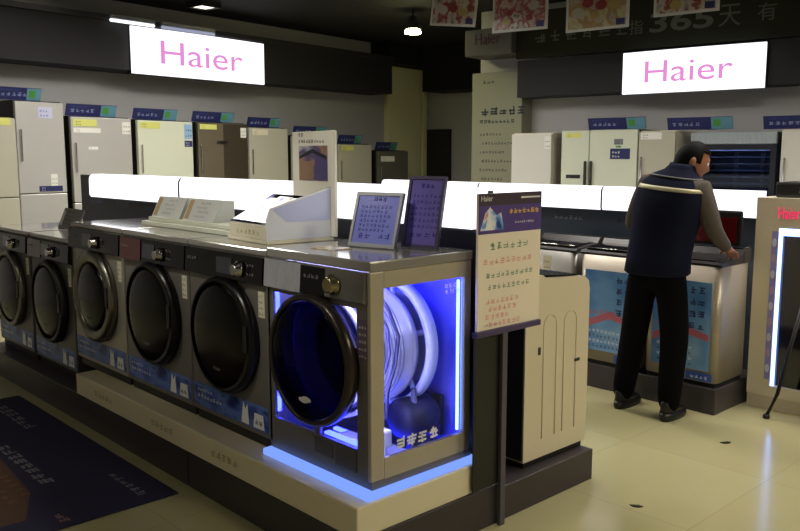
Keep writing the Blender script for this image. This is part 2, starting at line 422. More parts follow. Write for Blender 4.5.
def fill_spot(loc, target, power, label):  # unseen spotlights added to brighten the cards and notices on the washers
    d = (Vector(target)-Vector(loc)).normalized()
    t = empty('fill_spotlight', loc, label, 'lamp', 0, 'added fill spotlights over the near row')
    MB().tube([(0, 0, -.001), (0, 0, -.10)], .012).build('stem', black_pl, t)
    a = Vector((0, 0, -.13))
    h = MB(); h.tube([a-d*.07, a-d*.05, a+d*.06], [.03, .045, .05], 16); h.build('lamp_shade', black_pl, t)
    b_ = MB(); b_.tube([a+d*.0605, a+d*.064], .042, 16); b_.build('bulb', EM('spot_face', (255, 246, 225), 20.0), t)
    L = bpy.data.lights.new('spot_beam', 'SPOT'); L.energy = power; L.color = (1, .95, .86); L.spot_size = math.radians(38); L.spot_blend = .8; L.shadow_soft_size = .04
    o = bpy.data.objects.new('spot_beam', L); C.objects.link(o); o.parent = t
    o.location = a+d*.07; o.rotation_euler = d.to_track_quat('-Z', 'Y').to_euler()
fill_spot((-4.1, .2, CEIL-.001), (-4.05, 2.35, 1.40), 135, 'added fill spotlight aimed at the small price-card boxes')
fill_spot((-2.7, .2, CEIL-.001), (-2.95, 2.35, 1.40), 135, 'added fill spotlight aimed at the framed notices')
pl = empty('pendant_lamp', Rv(-6.46, 8.26, CEIL-.001), 'hanging bell-shaped spot lamp glowing pale yellow before the pillar', 'lamp', ROOM)
MB().tube([(0, 0, 0), (0, 0, -.08)], .014).build('cord', black_pl, pl)
MB().lathe([(.04, -.075), (.055, -.09), (.065, -.19), (.105, -.235), (.10, -.237), (.06, -.195), (.02, -.18)], (0, 0, 0), 'z', 28).build('lamp_shade', M('dark_grey_shade', (70, 70, 66), .5, .3), pl)
MB().lathe([(.03, -.20), (.08, -.235), (.10, -.26), (.10, -.285), (.05, -.295)], (0, 0, 0), 'z', 28).build('bulb', spot_e, pl)

# posters hung from the ceiling
for i, (x0, x1, zl, tilt, m, lab) in enumerate((
        (-5.70, -5.09, 3.02, -.13, food_a, 'leftmost hanging food poster, tilted, beyond the pillar'),
        (-4.87, -4.21, 2.89, -.02, food_b, 'hanging food poster with red tomatoes, above the unlit grey sign box'),
        (-4.00, -3.34, 2.82, 0.0, food_c, 'hanging food poster with yellow food, third from left'),
        (-3.10, -2.50, 2.88, .0, food_a, 'rightmost hanging food poster, above the banner numbers'))):
    w = x1-x0
    t = empty('hanging_poster', Rv((x0+x1)/2, 7.6, zl), lab, 'poster', ROOM, 'food posters hung from the ceiling')
    h = .40 if i else .34
    B = P((0, 0, 0), (math.cos(tilt), 0, math.sin(tilt)), (-math.sin(tilt), 0, math.cos(tilt)))
    MB().obox(B, -w/2, w/2, 0, h, -.004, .004).build('board', M('poster_margin', (190, 188, 182), .6), t)
    g = MB().rect(B, -w/2+.025, w/2-.03, .025, h-.04, .0048, 0)
    g.rect(B, w/2-.13, w/2-.04, .03, .09, .0056, 1)
    g.rect(B, -w*.3, w*.3, h-.055, h-.02, .0056, 2)
    cx = (-.02, -.06, .0, .05)[i]
    rr = random.Random(i+3)
    for k in range(7):
        a, b, r = rr.uniform(-w*.32, w*.3), rr.uniform(.09, h-.12), rr.uniform(.03, .07)
        g.poly(B, [(a+r*math.cos(q*PI/6), b+.75*r*math.sin(q*PI/6)) for q in range(12)], .006+.0004*k, 3 + k % 3)
    g.build('printed_graphic', [m, navy_m, green_m, M('food_red', (128, 46, 46), .5), M('food_yellow', (164, 144, 84), .5), M('food_white', (166, 158, 148), .5)], t)
    for s in (-1, 1):
        a = B.at(s*w*.42, h-.005, .0)
        MB().tube([a, (a.x, a.y, CEIL-.002-zl)], .0025, 5).build('string', alu_m, t)

# ------------------------------------------------------------------ front island: plinths and lit panel
pb1 = MB().box(-3.495, -2.21, 1.86, 2.66, 0, .18, 0, .004).build('plinth', base_m); tag(pb1, 'dark floor plinth under the blue-lit display washer', 'plinth')
pb2 = MB().box(-6.62, -3.505, 1.86, 2.66, 0, .18, 0, .004).build('plinth', base_m); tag(pb2, 'long dark floor plinth under the left front-loading washers', 'plinth')
wpz = MB().box(-4.84, -2.215, 1.855, 2.545, .1805, .305, 0, .006).build('white_step', white_m)
tag(wpz, 'long white step between dark plinth and the four nearer front-loaders', 'plinth')
wt = MB(); f = FRONT(1.854)
for k, x in enumerate((-4.45, -3.75, -3.15)):
    wt.glyphs(f, x-.12, .222, 5, .042, .15, 0, seed=40+k)
wt.build('lettering', inkol_m, wpz)

acr = empty('acrylic_riser', (-2.58, 2.235, .3055), 'glowing blue edge-lit acrylic riser under the display washer', 'riser')
MB().box(-.352, .352, -.315, .30, 0, .028, 0, .004).build('glowing_slab', step_e, acr)

pa = empty('gondola', (-4.42, 2.638, .181), 'dark back panel carrying the light boxes behind the front-loading washers', 'panel')
MB().box(-2.1, 2.16, -.019, .019, 0, 1.275, 0, .004).build('board', M('dark_slate_panel', (62, 66, 78), .35, .2, .1, 5), pa)
g = MB()
for k in range(9): g.glyphs(FRONT(-.0195), -1.9+.45*k, 1.055, 5, .035, .15, 0, seed=60+k)
g.build('lettering', M('dim_blue_ink', (104, 124, 160), .5), pa)
MB().box(2.162, 2.19, -.08, .019, 0, 1.10, 0, .003).build('upright', M('dark_upright', (40, 37, 42), .5, 0), pa)

def light_box(x0, x1, ybk, z0, z1, dep, label, group, div=True):
    t = empty('light_box', ((x0+x1)/2, ybk, z0), label, 'light box', 0, group)
    w = (x1-x0)/2; h = z1-z0
    prof = [(0, 0), (-dep*.9, 0), (-dep, h*.08)]
    for k in range(9):
        a = k/8*PI/2
        prof.append((-dep + dep*.30*(1-math.cos(a)), h*.72 + h*.28*math.sin(a)))
    prof += [(0, h)]
    MB().prism('x', prof, -w+.012, w, 0, False).build('diffuser', box_light, t)
    if div: MB().prism('x', [(p[0]*1.02-(.003 if p[0] < 0 else 0), p[1]) for p in prof], -w, -w+.0115, 0).build('divider', black_pl, t)
    MB().box(-w, w, -dep*.7, 0, -.012, -.0005).build('bottom_rail', M('dark_rail', (40, 42, 52), .4), t)
for x0, x1, lab in ((-6.10, -4.72, 'white light box nearest the tilted grey sign, behind the left washers'),
                    (-4.715, -3.47, 'white light box behind the two small price-card boxes'),
                    (-3.465, -2.26, 'white light box behind the two framed notices')):
    light_box(x0, x1, 2.6185, 1.30, 1.468, .11, lab, 'light boxes over the front washers', x0 > -5.9)

# ------------------------------------------------------------------ front-loading washers
def front_loader(x0, x1, z0, h, label, body, ring, glass_r, knob, tint, label_dx, seed, strip=True):
    w = x1-x0-.006; hw = w/2; D = .56
    t = empty('front_loading_washer', ((x0+x1)/2, 1.962, z0), label, 'washing machine', 0, 'front-loading washers in the near row')
    MB().box(-hw, hw, 0, D, .05, h-.03, 0, .008).build('cabinet', body, t)
    MB().box(-hw+.01, hw-.01, .02, D-.02, 0, .0495).build('kick_plate', black_pl, t)
    MB().box(-hw, hw, -.004, D, h-.0295, h, 0, .008).build('top_panel', top_m, t)
    pz0, pz1 = h-.16, h-.034
    cp = MB().prism('x', [(-.001, pz0), (-.026, pz0+.012), (-.018, pz1), (-.001, pz1)], -hw+.004, hw-.004).build('control_panel', panel_m, t)
    f = P((0, -.027, pz0+.012), (1, 0, 0), (0, .008/.115, 1))
    if tint is not None:
        MB().obox(f, -hw+.01, -hw+.01+w*.34, -.006, .112, .0005, .003).build('drawer_front', tint, cp)
    MB().obox(f, knob-.20, knob-.07, .02, .095, .0005, .0022).build('display_window', M('display_glass', (46, 50, 60), .06, 0, .1, 5, .8), cp)
    gl = MB(); gl.glyphs(f, knob+.055, .03, 3, .014, .4, 0, .001, seed=seed); gl.glyphs(f, knob+.055, .07, 3, .014, .4, 0, .001, seed=seed+1)
    gl.glyphs(f, -hw+.03, .06, 4, .018, .25, 0, .0045, seed=seed+2)
    gl.build('lettering', inkgy_m, cp)
    kb = MB().lathe([(.036, .0), (.036, -.012), (.029, -.016), (.027, -.034), (.022, -.037)], (knob, -.026, (pz0+pz1)/2), 'y', 28)
    kb.build('knob', chrome_m, cp)
    # door
    cz = .79-.335+.02 if strip else .485
    cx = .0
    R = .272
    dr = MB().lathe([(R, -.001), (R+.004, -.02), (R-.006, -.045), (R-.03, -.052), (glass_r+.01, -.045), (glass_r, -.03), (glass_r, -.001)], (cx, 0, cz), 'y', 56, closed=True).build('door', ring, t)
    prof = [(glass_r-.001, -.004), (glass_r-.001, -.034)] + [((glass_r-.004)*math.cos(a*PI/20), -.038-.028*math.sin(a*PI/20)) for a in range(10)]
    MB().lathe(prof + [(.01, -.066)], (cx, 0, cz), 'y', 56).build('door_glass', black_gl, dr)
    MB().obox(P((cx+R-.055, -.047, cz+.02)), 0, .03, -.06, .06, 0, .008).build('door_handle', black_pl, dr)
    lg = MB(); fd = FRONT(-.0665, cx, cz-glass_r*.55)
    lg.text('Haier', P((cx, -.060, cz-glass_r*.62)), 0, 0, h=.018, wid=.06, off=.001)
    lg.build('logo', inkgy_m, dr)
    # stickers
    ff = FRONT(-.0005)
    if strip:
        s_ = MB().obox(ff, -hw+.012, hw-.012, .075, .19, 0, .0015)
        so = s_.build('promotional_strip', strip_m, t)
        g2 = MB(); fs = FRONT(-.0025)
        g2.glyphs(fs, -hw+.05, .115, 8, .022, .3, 0, seed=seed+5); g2.glyphs(fs, -hw+.05, .15, 6, .018, .3, 0, seed=seed+6)
        g2.poly(fs, [(hw-.23, .082), (hw-.21, .185), (hw-.195, .15), (hw-.175, .178), (hw-.165, .082)], mi=0)
        g2.poly(fs, [(hw-.13, .082), (hw-.12, .15), (hw-.05, .15), (hw-.04, .082)], mi=0)
        g2.glyphs(fs, hw-.12, .095, 2, .03, .2, 1, .0016, seed=seed+7)
        g2.build('lettering', [inkw_m, navy_m], so)
    e = MB().obox(ff, hw-.07, hw-.022, h-.30, h-.185, 0, .0012).build('energy_label', cream_m, t)
    ge = MB(); fe = FRONT(-.0018)
    for k in range(4): ge.glyphs(fe, hw-.065, h-.29+.026*k, 2, .014, .3, k % 2, seed=seed+10+k)
    ge.build('lettering', [ink_m, inkg_m], e)
    return t

front_loader(-3.61, -2.93, .306, .894, 'black-doored front-loader under the large promotional stand', steel_m, black_rg, .245, .16, None, 0, 100)
front_loader(-4.34, -3.61, .306, .894, 'black-doored front-loader with dark red drawer under the small white boxes', steel_m, black_rg, .245, .12, panel_r, 0, 200)
front_loader(-5.07, -4.35, .306, .894, 'front-loader with wide silver door ring at the left end of white step', steel_l, ring_m, .200, .06, None, 0, 300)
front_loader(-5.80, -5.08, .181, .905, 'dark front-loader with brown drawer beside silver-ringed one, standing lower', steel_d, black_pl, .235, .10, M('brown_drawer', (70, 36, 26), .15, 0, .1, 5, .5), 0, 400)
front_loader(-6.55, -5.83, .181, .905, 'front-loader with thin grey door ring at far left end of row', steel_d, ring_m, .235, .10, None, 0, 500)

# ------------------------------------------------------------------ the cut-away display washer
DW = empty('display_washer', (-2.5875, 1.96, .3345), 'cut-away display washer with blue-lit glass side, at the right end of near row', 'washing machine')
hw, D, H = .3375, .56, .88
b = MB()
b.box(-hw, hw, 0, D, 0, .03)                                   # floor pan
MB().box(-hw+.012, hw-.02, D-.0135, D, .03, H-.04).build('rear_liner', M('violet_liner', (120, 116, 220), .4), DW)
b.box(-hw, -hw+.012, 0, D-.012, .03, H-.04)                    # left wall
b.build('cabinet', steel_m, DW)
MB().box(-hw, hw, -.004, D, H-.0395, H, 0, .006).build('top_panel', top_m, DW)
# right side frame with its window
s = MB()
s.box(hw-.02, hw, -.004, .065, .03, H-.04, 0, .004); s.box(hw-.02, hw, D-.05, D-.0125, .03, H-.04)
s.box(hw-.02, hw, .065, D-.05, .03, .11); s.box(hw-.02, hw, .065, D-.05, H-.105, H-.04)
s.build('side_frame', frame_m, DW)
MB().box(hw-.014, hw-.010, .0655, D-.0505, .1105, H-.1055).build('side_window', glass_m, DW)
dec = MB(); pr = RIGHT(hw-.0095)
dec.glyphs(pr, .13, .122, 4, .055, .12, 0, .0006, seed=71, bold=True)
dec.glyphs(pr, .40, H-.17, 3, .026, .2, 0, .0006, seed=74); dec.glyphs(pr, .40, H-.145, 3, .02, .2, 0, .0006, seed=75)
dec.build('window_lettering', inkw_m, DW)
# front: control band, frame with round opening, smoked lower window
pz0, pz1 = H-.165, H-.041
cp = MB().prism('x', [(-.001, pz0), (-.024, pz0+.01), (-.016, pz1), (-.001, pz1)], -hw+.002, hw-.021).build('control_panel', steel_m, DW)
MB().box(-hw+.002, hw-.021, .0, .012, pz0, pz1).build('panel_backing', steel_m, DW)
f = P((0, -.025, pz0+.01), (1, 0, 0), (0, .008/.114, 1))
MB().obox(f, -hw+.012, -.07, -.006, .112, .0005, .004).build('drawer_front', M('mirror_drawer', (176, 178, 184), .12, .3, .25, 14, stretch=(4, 1, 1)), cp)
MB().obox(f, -.068, .085, .0, .108, .0005, .003).build('display_window', panel_m, cp)
MB().lathe([(.04, 0), (.04, -.01), (.032, -.014), (.030, -.035), (.024, -.038)], (.145, -.022, pz0+.062), 'y', 30).build('knob', M('brassy_knob', (176, 164, 130), .2, .9), cp)
g = MB(); g.glyphs(f, .22, .045, 5, .014, .3, 0, seed=81); g.glyphs(f, -.05, .06, 4, .02, .3, 0, .0035, seed=82); g.build('lettering', inkgy_m, cp)
cz, R = .455, .268
fm = MB()
fm.box(-hw, -hw+.035, 0, .014, .14, pz0); fm.box(hw-.085, hw-.0205, 0, .014, .14, pz0)
fm.box(-hw, hw-.0205, 0, .014, .03, .14); fm.box(-hw+.035, hw-.085, 0, .014, pz0-.02, pz0)
fm.box(-.015, .015, 0, .0135, .14, .20)
fm.build('front_frame', steel_m, DW)
hp = MB()
for s_ in range(48):
    a0, a1 = 2*PI*s_/48, 2*PI*(s_+1)/48
    def edge(a):
        dx, dz = math.cos(a), math.sin(a); k = 9
        lim = [( (hw-.0855) if dx > 0 else (hw-.0355))/abs(dx) if abs(dx) > 1e-6 else 9,
               ((pz0-.0205-cz) if dz > 0 else (cz-.1405))/abs(dz) if abs(dz) > 1e-6 else 9]
        k = max(min(lim), .245)
        return (k*dx, cz+k*dz)
    q = [(.24*math.cos(a0), cz+.24*math.sin(a0)), edge(a0), edge(a1), (.24*math.cos(a1), cz+.24*math.sin(a1))]
    hp.poly(FRONT(.008), q, 0)
hp.build('front_window', tint_m, DW)
h2 = MB().box(.12, .25, -.004, -.0005, .045, .135, 0, .003).box(-.02, .10, -.003, -.0005, .06, .128, 0, .002)
h2.build('filter_hatch', steel_d, DW)
dr = MB().lathe([(R, .0), (R+.005, -.025), (R-.004, -.052), (R-.02, -.058), (.242, -.05), (.24, -.03), (.24, .0)], (0, -.0005, cz), 'y', 64, closed=True).build('door', M('bronze_door_ring', (62, 56, 50), .25, .6), DW)
MB().lathe([(.239, -.040), (.239, -.045)] + [(.236*math.cos(a*PI/20), -.05-.03*math.sin(a*PI/20)) for a in range(10)] + [(.01, -.08)], (0, 0, cz), 'y', 64).build('door_glass', GLASS('smoked_door_glass', (66, 66, 104), .10, .08), dr)
lg = MB(); pf = P((.02, -.073, cz-.15), (1, 0, 0), (0, -.25, 1))
for k in range(2):
    s_ = 1 if k else -1
    lg.poly(pf, [(s_*(.012+.03*math.cos(a)), s_*.004+.013*math.sin(a)) for a in [PI*i/8 for i in range(16)]], .004)
lg.build('logo', inkw_m, dr)
sk = MB().obox(FRONT(-.0005), hw-.075, hw-.02, .50, .66, 0, .0015).build('energy_label', M('purple_label', (104, 86, 110), .5), DW)
g = MB(); pf = FRONT(-.0022)
for k in range(5): g.glyphs(pf, hw-.07, .51+.028*k, 3, .013, .2, 0, seed=90+k)
g.build('lettering', inkw_m, sk)
# inside
ax = (-.01, 0, .47)
tb = MB()
tb.lathe([(.03, .37), (.222, .335), (.222, .07), (.225, .06), (.235, .07), (.235, .12), (.245, .13), (.245, .145), (.232, .155), (.232, .30), (.248, .31), (.248, .335), (.232, .345), (.232, .36), (.05, .40), (.04, .40)], ax, 'y', 56)
tb.build('drum', drum_m, DW)
rb = MB()
for y in (.17, .19, .21, .23, .25, .27): rb.lathe([(.2335, y), (.236, y+.003), (.2335, y+.006)], ax, 'y', 56)
rb.build('drum_ribbing', tubg_m, DW)
MB().lathe([(.262, .085), (.278, .09), (.278, .115), (.262, .12)], ax, 'y', 56, closed=True).build('front_tub_ring', tubw_m, DW)
MB().lathe([(.258, .375), (.282, .38), (.282, .425), (.258, .43)], ax, 'y', 56, closed=True).build('rear_tub_ring', tubw_m, DW)
MB().lathe([(.2, .46), (.215, .462), (.215, .485), (.2, .487), (.03, .48), (.03, .466)], ax, 'y', 40).build('pulley', alu_m, DW)
sp = MB()
for k in range(5):
    a = k*2*PI/5+.3; sp.tube([(ax[0]+.04*math.cos(a), .43, .47+.04*math.sin(a)), (ax[0]+.25*math.cos(a), .42, .47+.25*math.sin(a))], .012, 8)
sp.build('drum_spider', tubw_m, DW)
hs = MB()
hs.tube([(.24, .13, .73), (.262, .16, .66), (.27, .20, .56), (.262, .19, .45), (.25, .16, .34), (.23, .17, .22)], .008, 8)
hs.tube([(.25, .10, .68), (.272, .14, .60), (.274, .15, .50), (.262, .13, .42)], .006, 8)
hs.build('hose', M('hose_grey', (60, 56, 90), .5), DW)
for s_, y in ((1, .12), (1, .36)):
    MB().tube([(s_*.17, y, .032), (s_*.20, y, .17), (s_*.19, y, .30)], [.018, .018, .010], 10).build('damper', tubg_m, DW)
mt = MB().lathe([(.02, .29), (.075, .30), (.085, .32), (.085, .46), (.07, .48), (.02, .485)], (.16, 0, .17), 'y', 28)
mt.build('motor', motor_m, DW)
pp = MB().box(.02, .26, .075, .15, .031, .13, 0, .008).box(.08, .30, .15, .27, .031, .075, 0, .006).box(.22, .30, .09, .14, .1305, .20, 0, .006)
pp.build('pump_tray', tubw_m, DW)
MB().box(-.30, .20, D-.045, D-.02, .06, .24, 0, .005).build('inner_bracket', motor_m, DW)
MB().box(.25, .30, .48, .53, .031, .08, 0, .01).build('drain_pump', tubg_m, DW)
MB().box(hw-.030, hw-.022, D-.066, D-.056, .12, H-.12).build('led_strip', led_cyan, DW)
MB().box(-hw+.02, -hw+.035, .02, .035, .16, pz0-.03).build('led_strip', led_blue, DW)
MB().box(-.25, .27, .28, .30, .031, .042).build('led_strip', led_blue, DW)
MB().box(-.28, .28, .06, .085, H-.06, H-.0505).build('led_strip', led_fill, DW)  # strip added under the top to light the drum
MB().box(-.28, .28, .40, .425, H-.06, H-.0505).build('led_strip', led_blue, DW)  # blue strip added to deepen the blue at the rear
MB().box(hw-.05, hw-.03, .025, .045, .14, H-.14).build('led_strip', led_fill, DW)  # added fill strip, hidden behind the corner post
MB().box(.02, .24, .02, .045, .142, .152).build('led_strip', led_blue, DW)

# ------------------------------------------------------------------ things on top of the front washers
ZT = 1.2005
st = empty('promotional_stand', (-3.295, 2.10, ZT), 'large white promotional stand with a leaflet wedge and tall picture panel', 'display stand', math.radians(-5))
sx = .19
MB().box(-sx-.02, sx, 0, .36, 0, .018, 0, .003).build('base_board', cream_m, st)
MB().box(-sx, sx-.012, .004, .35, .0185, .085, 0, .003).build('riser', cream_m, st)
g = MB(); pf = FRONT(.0035); g.glyphs(pf, -.12, .034, 6, .03, .35, 0, seed=120)
g.build('lettering', inkol_m, st)
side = MB().prism('x', [(0, .0185), (.345, .0185), (.345, .255), (.02, .165), (0, .12)], sx-.0115, sx).build('side_panel', M('translucent_white', (226, 228, 236), .25, 0, .03, 4, .4), st)
ps = RIGHT(sx)
g = MB().poly(ps, [(.10, .10), (.34, .10), (.34, .245), (.03, .16)], .001, 0); g.build('printed_graphic', M('pale_blue_wash', (196, 202, 240), .3, 0, .1, 7), side)
W_ = P((0, .004, .088), (1, 0, 0), (0, .32, .16))
MB().obox(W_, -sx+.005, sx-.014, 0, .27, 0, .004).build('leaflet_board', acryl_m, st)
lf = MB()
lf.obox(W_, -sx+.012, -.085, .012, .23, .0045, .0055, 0); lf.obox(W_, -.08, .045, .012, .25, .0045, .0055, 0); lf.obox(W_, .05, sx-.02, .012, .24, .0045, .0055, 0)
lf.build('leaflets', leaf_m, st)
pnl = MB().box(-.16, sx+.035, .3465, .3605, .0185, .52, 0, .003).build('picture_panel', M('ivory_panel', (226, 222, 206), .4, 0, .03, 5), st)
g = MB(); pf = FRONT(.346, -.02)
g.rect(pf, -.075, .185, .28, .45, .0008, 0)
g.rect(pf, -.065, .05, .285, .375, .0014, 1); g.poly(pf, [(.06, .285), (.185, .285), (.185, .40), (.08, .43)], .0014, 2)
g.poly(pf, [(-.07, .385), (.05, .415), (.175, .385), (.175, .40), (.05, .435), (-.07, .40)], .002, 3)
g.glyphs(pf, -.08, .495, 2, .022, .2, 3, seed=130); g.glyphs(pf, -.08, .462, 10, .02, .2, 3, seed=131)
g.build('printed_graphic', [photo_m, M('bath_brown', (140, 112, 92), .4), M('bath_violet', (84, 74, 118), .4), ink_m], pnl)

rz = empty('price_riser', (-4.16, 2.23, ZT), 'low white stepped riser under the two small price-card boxes', 'riser')
MB().box(-.40, .58, -.05, .15, 0, .025, 0, .004).box(-.37, .54, -.02, .15, .0255, .05, 0, .004).build('step', M('pale_green_white_card', (206, 208, 190), .5), rz)
for k, (x, lab) in enumerate(((-4.36, 'left one of two small white price-card boxes on the stepped riser'), (-3.99, 'right one of two small white price-card boxes on the stepped riser'))):
    t = empty('price_card_box', (x, 2.23, ZT+.0505), lab, 'price card', 0, 'small price-card boxes')
    MB().prism('x', [(0, 0), (.13, 0), (.13, .11), (.055, .115)], -.165, .165).build('card_box', M('grey_white_card', (204, 206, 200), .5), t)
    S_ = P((0, -.0005, 0), (1, 0, 0), (0, .055, .115))
    g = MB().rect(S_, -.155, -.11, .008, .12, .001, 1)
    for q in range(4): g.glyphs(S_, -.06+.03*(q % 2), .02+.026*q, 6, .014, .3, 0, seed=140+q+9*k)
    g.build('lettering', [inkgy_m, brown_m], t)

def framed_notice(loc, rz, w, h, lean, fm, pm, label, seed, glare):
    t = empty('framed_notice', loc, label, 'notice', rz)
    B = P((0, 0, 0.003), (1, 0, 0), (0, math.sin(lean), math.cos(lean)))
    f = MB(); q = .014
    f.obox(B, -w/2, -w/2+q, 0, h, -.008, .008); f.obox(B, w/2-q, w/2, 0, h, -.008, .008)
    f.obox(B, -w/2+q, w/2-q, 0, q, -.008, .008); f.obox(B, -w/2+q, w/2-q, h-q, h, -.008, .008)
    f.build('frame', fm, t)
    MB().obox(B, -w/2+q, w/2-q, q, h-q, -.004, .002).build('paper', pm, t)
    g = MB()
    g.glyphs(B, -.03, h*.83, 3, .022, .1, 0, .0026, seed=seed, bold=True)
    for k in range(6): g.glyphs(B, -w*.36, h*(.70-.085*k), 7 if k % 2 else 8, .017, .25, 0, .0026, seed=seed+1+k)
    g.glyphs(B, -w*.33, h*.14, 2, .03, .2, 0, .0026, seed=seed+9); g.glyphs(B, w*.1, h*.15, 2, .03, .2, 0, .0026, seed=seed+10)
    g.build('lettering', M('indigo_ink', (62, 58, 120), .5), t)
    MB().obox(B, -w/2+q, w/2-q, q, h-q, .003, .0045).build('glazing', glare, t)
    # easel strut behind
    top = B.at(0, h*.7, -.009)
    MB().tube([top, (0, top.y+.04, .004)], .006, 6).build('strut', black_pl, t)
framed_notice((-2.605, 2.27, 1.2148), math.radians(10), .25, .238, .30, alu_m, lav_m, 'wide silver-framed lavender notice leaning back on the display washer', 150, GLASS('shiny_glazing', (236, 238, 255), .14, .1))
framed_notice((-2.435, 2.39, 1.2148), math.radians(10), .185, .305, .22, M('dark_violet_frame', (66, 60, 84), .4, .3), purp_m, 'tall narrow dark-framed violet notice on the display washer', 170, GLASS('soft_glazing', (236, 234, 250), .08, .1))
lfl = MB().obox(P((-2.70, 2.13, 1.2149), (1, .1, 0), (-.1, 1, 0)), -.07, .07, -.05, .05, 0.0, .004)
lf_o = lfl.build('leaflet', print_material('tan_leaflet_print', [(60, 70, 130), (190, 170, 120), (220, 216, 210), (120, 100, 80)], (14, 14, 14), seed=9)); tag(lf_o, 'tan leaflet lying flat before the silver-framed notice', 'leaflet')

ts = empty('tilted_sign', (-5.85, 2.24, 1.0865), 'grey tilted price plate standing on the lower dark front-loader', 'sign', 0)
B = P((0, 0, .002), (1, 0, 0), (0, .45, 1))
MB().obox(B, -.17, .17, 0, .15, -.006, .006).build('plate', M('grey_plate', (122, 122, 120), .4), ts)
g = MB()
for k in range(4): g.glyphs(B, -.10, .025+.03*k, 7, .018, .3, 0, .007, seed=180+k)
g.rect(B, -.155, -.12, .02, .13, .007, 1); g.build('lettering', [ink_m, inkw_m], ts)
MB().prism('x', [(.03, -.0005), (.10, -.0005), (.075, .12)], -.02, .02).build('strut', black_pl, ts)

# ------------------------------------------------------------------ rear half of the island, poster stand
rb_ = MB().box(-4.2, -2.21, 2.675, 3.385, 0, .155, 0, .004).build('plinth', base_m); tag(rb_, 'dark floor plinth under the plain beige top-loader', 'plinth')
bt = empty('beige_washer', (-2.53, 3.16, .156), 'plain beige top-loader seen from its side, behind the poster stand', 'washing machine')
MB().prism('x', [(-.255, .03), (.235, .03), (.245, .20), (.245, .80), (.235, .84), (.20, .865), (-.255, .895)], -.26, .26, 0).build('cabinet', beige_m, bt)
MB().box(-.255, .255, -.262, -.2555, .04, .88, 0, .002).build('back_cover', M('dark_back_cover', (40, 38, 48), .25, .2), bt)
MB().box(-.25, .25, -.24, .22, .0, .0295).build('foot_frame', rubber_m, bt)
MB().prism('x', [(-.25, .896), (-.25, .905), (-.12, .899), (-.10, .885)], -.25, .25).build('console', beige_m, bt)
MB().prism('x', [(-.098, .887), (-.098, .897), (.16, .878), (.16, .871)], -.245, .245).build('lid', panel_m, bt)
g = MB(); pr = RIGHT(.2605)
g.obox(pr, .13, .17, .45, .465, 0, .004, 0).obox(pr, -.16, -.145, .53, .565, 0, .004, 0)
g.build('side_catch', ink_m, bt)
rg = MB()
for y0, y1 in ((-.12, -.02), (.04, .14)):
    ym, hr_ = (y0+y1)/2, (y1-y0)/2
    rg.tube([(.2605, y0, .12), (.2605, y0, .66)] + [(.2605, ym-hr_*math.cos(a*PI/8), .66+hr_*math.sin(a*PI/8)) for a in range(1, 8)] + [(.2605, y1, .66), (.2605, y1, .12)], .0035, 6)
rg.build('pressed_rib', beige_m, bt)

ps_ = empty('poster_stand', (-2.19, 2.665, 0), 'tall poster stand with purple heading and green and red writing', 'poster stand')
MB().box(-.006, .012, -.03, .002, .0, .86, 0, .002).build('post', M('grey_violet_post', (92, 86, 98), .45, .3), ps_)
MB().box(-.013, -.0065, -.19, .004, .19, .86, 0, .002).build('post_backing', black_pl, ps_)
MB().box(-.014, .016, -.20, .225, .86, .885, 0, .003).build('shelf_rail', M('purple_rail', (70, 58, 96), .4), ps_)
bd = MB().box(-.006, .006, -.19, .22, .8855, 1.45, 0, .002).build('board', poster_m, ps_)
g = MB(); pr = RIGHT(.006)
g.rect(pr, -.19, .22, 1.285, 1.45, .0008, 0)
g.rect(pr, -.19, .22, 1.40, 1.45, .0012, 1)
g.poly(pr, [(-.18, 1.30), (-.15, 1.37), (-.12, 1.395), (-.08, 1.36), (-.05, 1.37), (-.03, 1.30)], .0014, 2)
g.poly(pr, [(-.15, 1.30), (-.125, 1.385), (-.10, 1.30)], .0018, 3)
g.text('Haier', pr, -.14, 1.43, h=.022, wid=.07, mi=3, off=.0018)
g.glyphs(pr, .0, 1.36, 7, .026, .12, 4, .0018, seed=200, bold=True)
g.glyphs(pr, .04, 1.32, 9, .012, .2, 3, .0018, seed=201)
g.rect(pr, .08, .21, 1.425, 1.432, .0018, 3)
g.build('poster_heading', [M('purple_heading', (82, 62, 132), .45, 0, .15, 9), M('dusk_heading', (66, 52, 66), .45), print_material('heading_picture', [(40, 60, 140), (110, 160, 230), (226, 226, 240), (190, 120, 90)], (20, 20, 20), seed=7), inkw_m, gold_m], bd)
w = MB()
w.glyphs(pr, -.12, 1.215, 6, .036, .2, 0, seed=210)
w.glyphs(pr, -.16, 1.155, 9, .030, .2, 1, seed=211)
w.glyphs(pr, -.14, 1.10, 10, .026, .2, 0, seed=212); w.glyphs(pr, -.13, 1.05, 9, .026, .2, 0, seed=213)
for k in range(4): w.glyphs(pr, -.14+.015*(k % 2), .99-.032*k, 7 - k % 3, .026, .2, 1, seed=215+k)
w.glyphs(pr, -.15, .90, 6, .012, .3, 2, seed=222)
w.build('handwriting', [inkg_m, inkr_m, inkgy_m], bd)

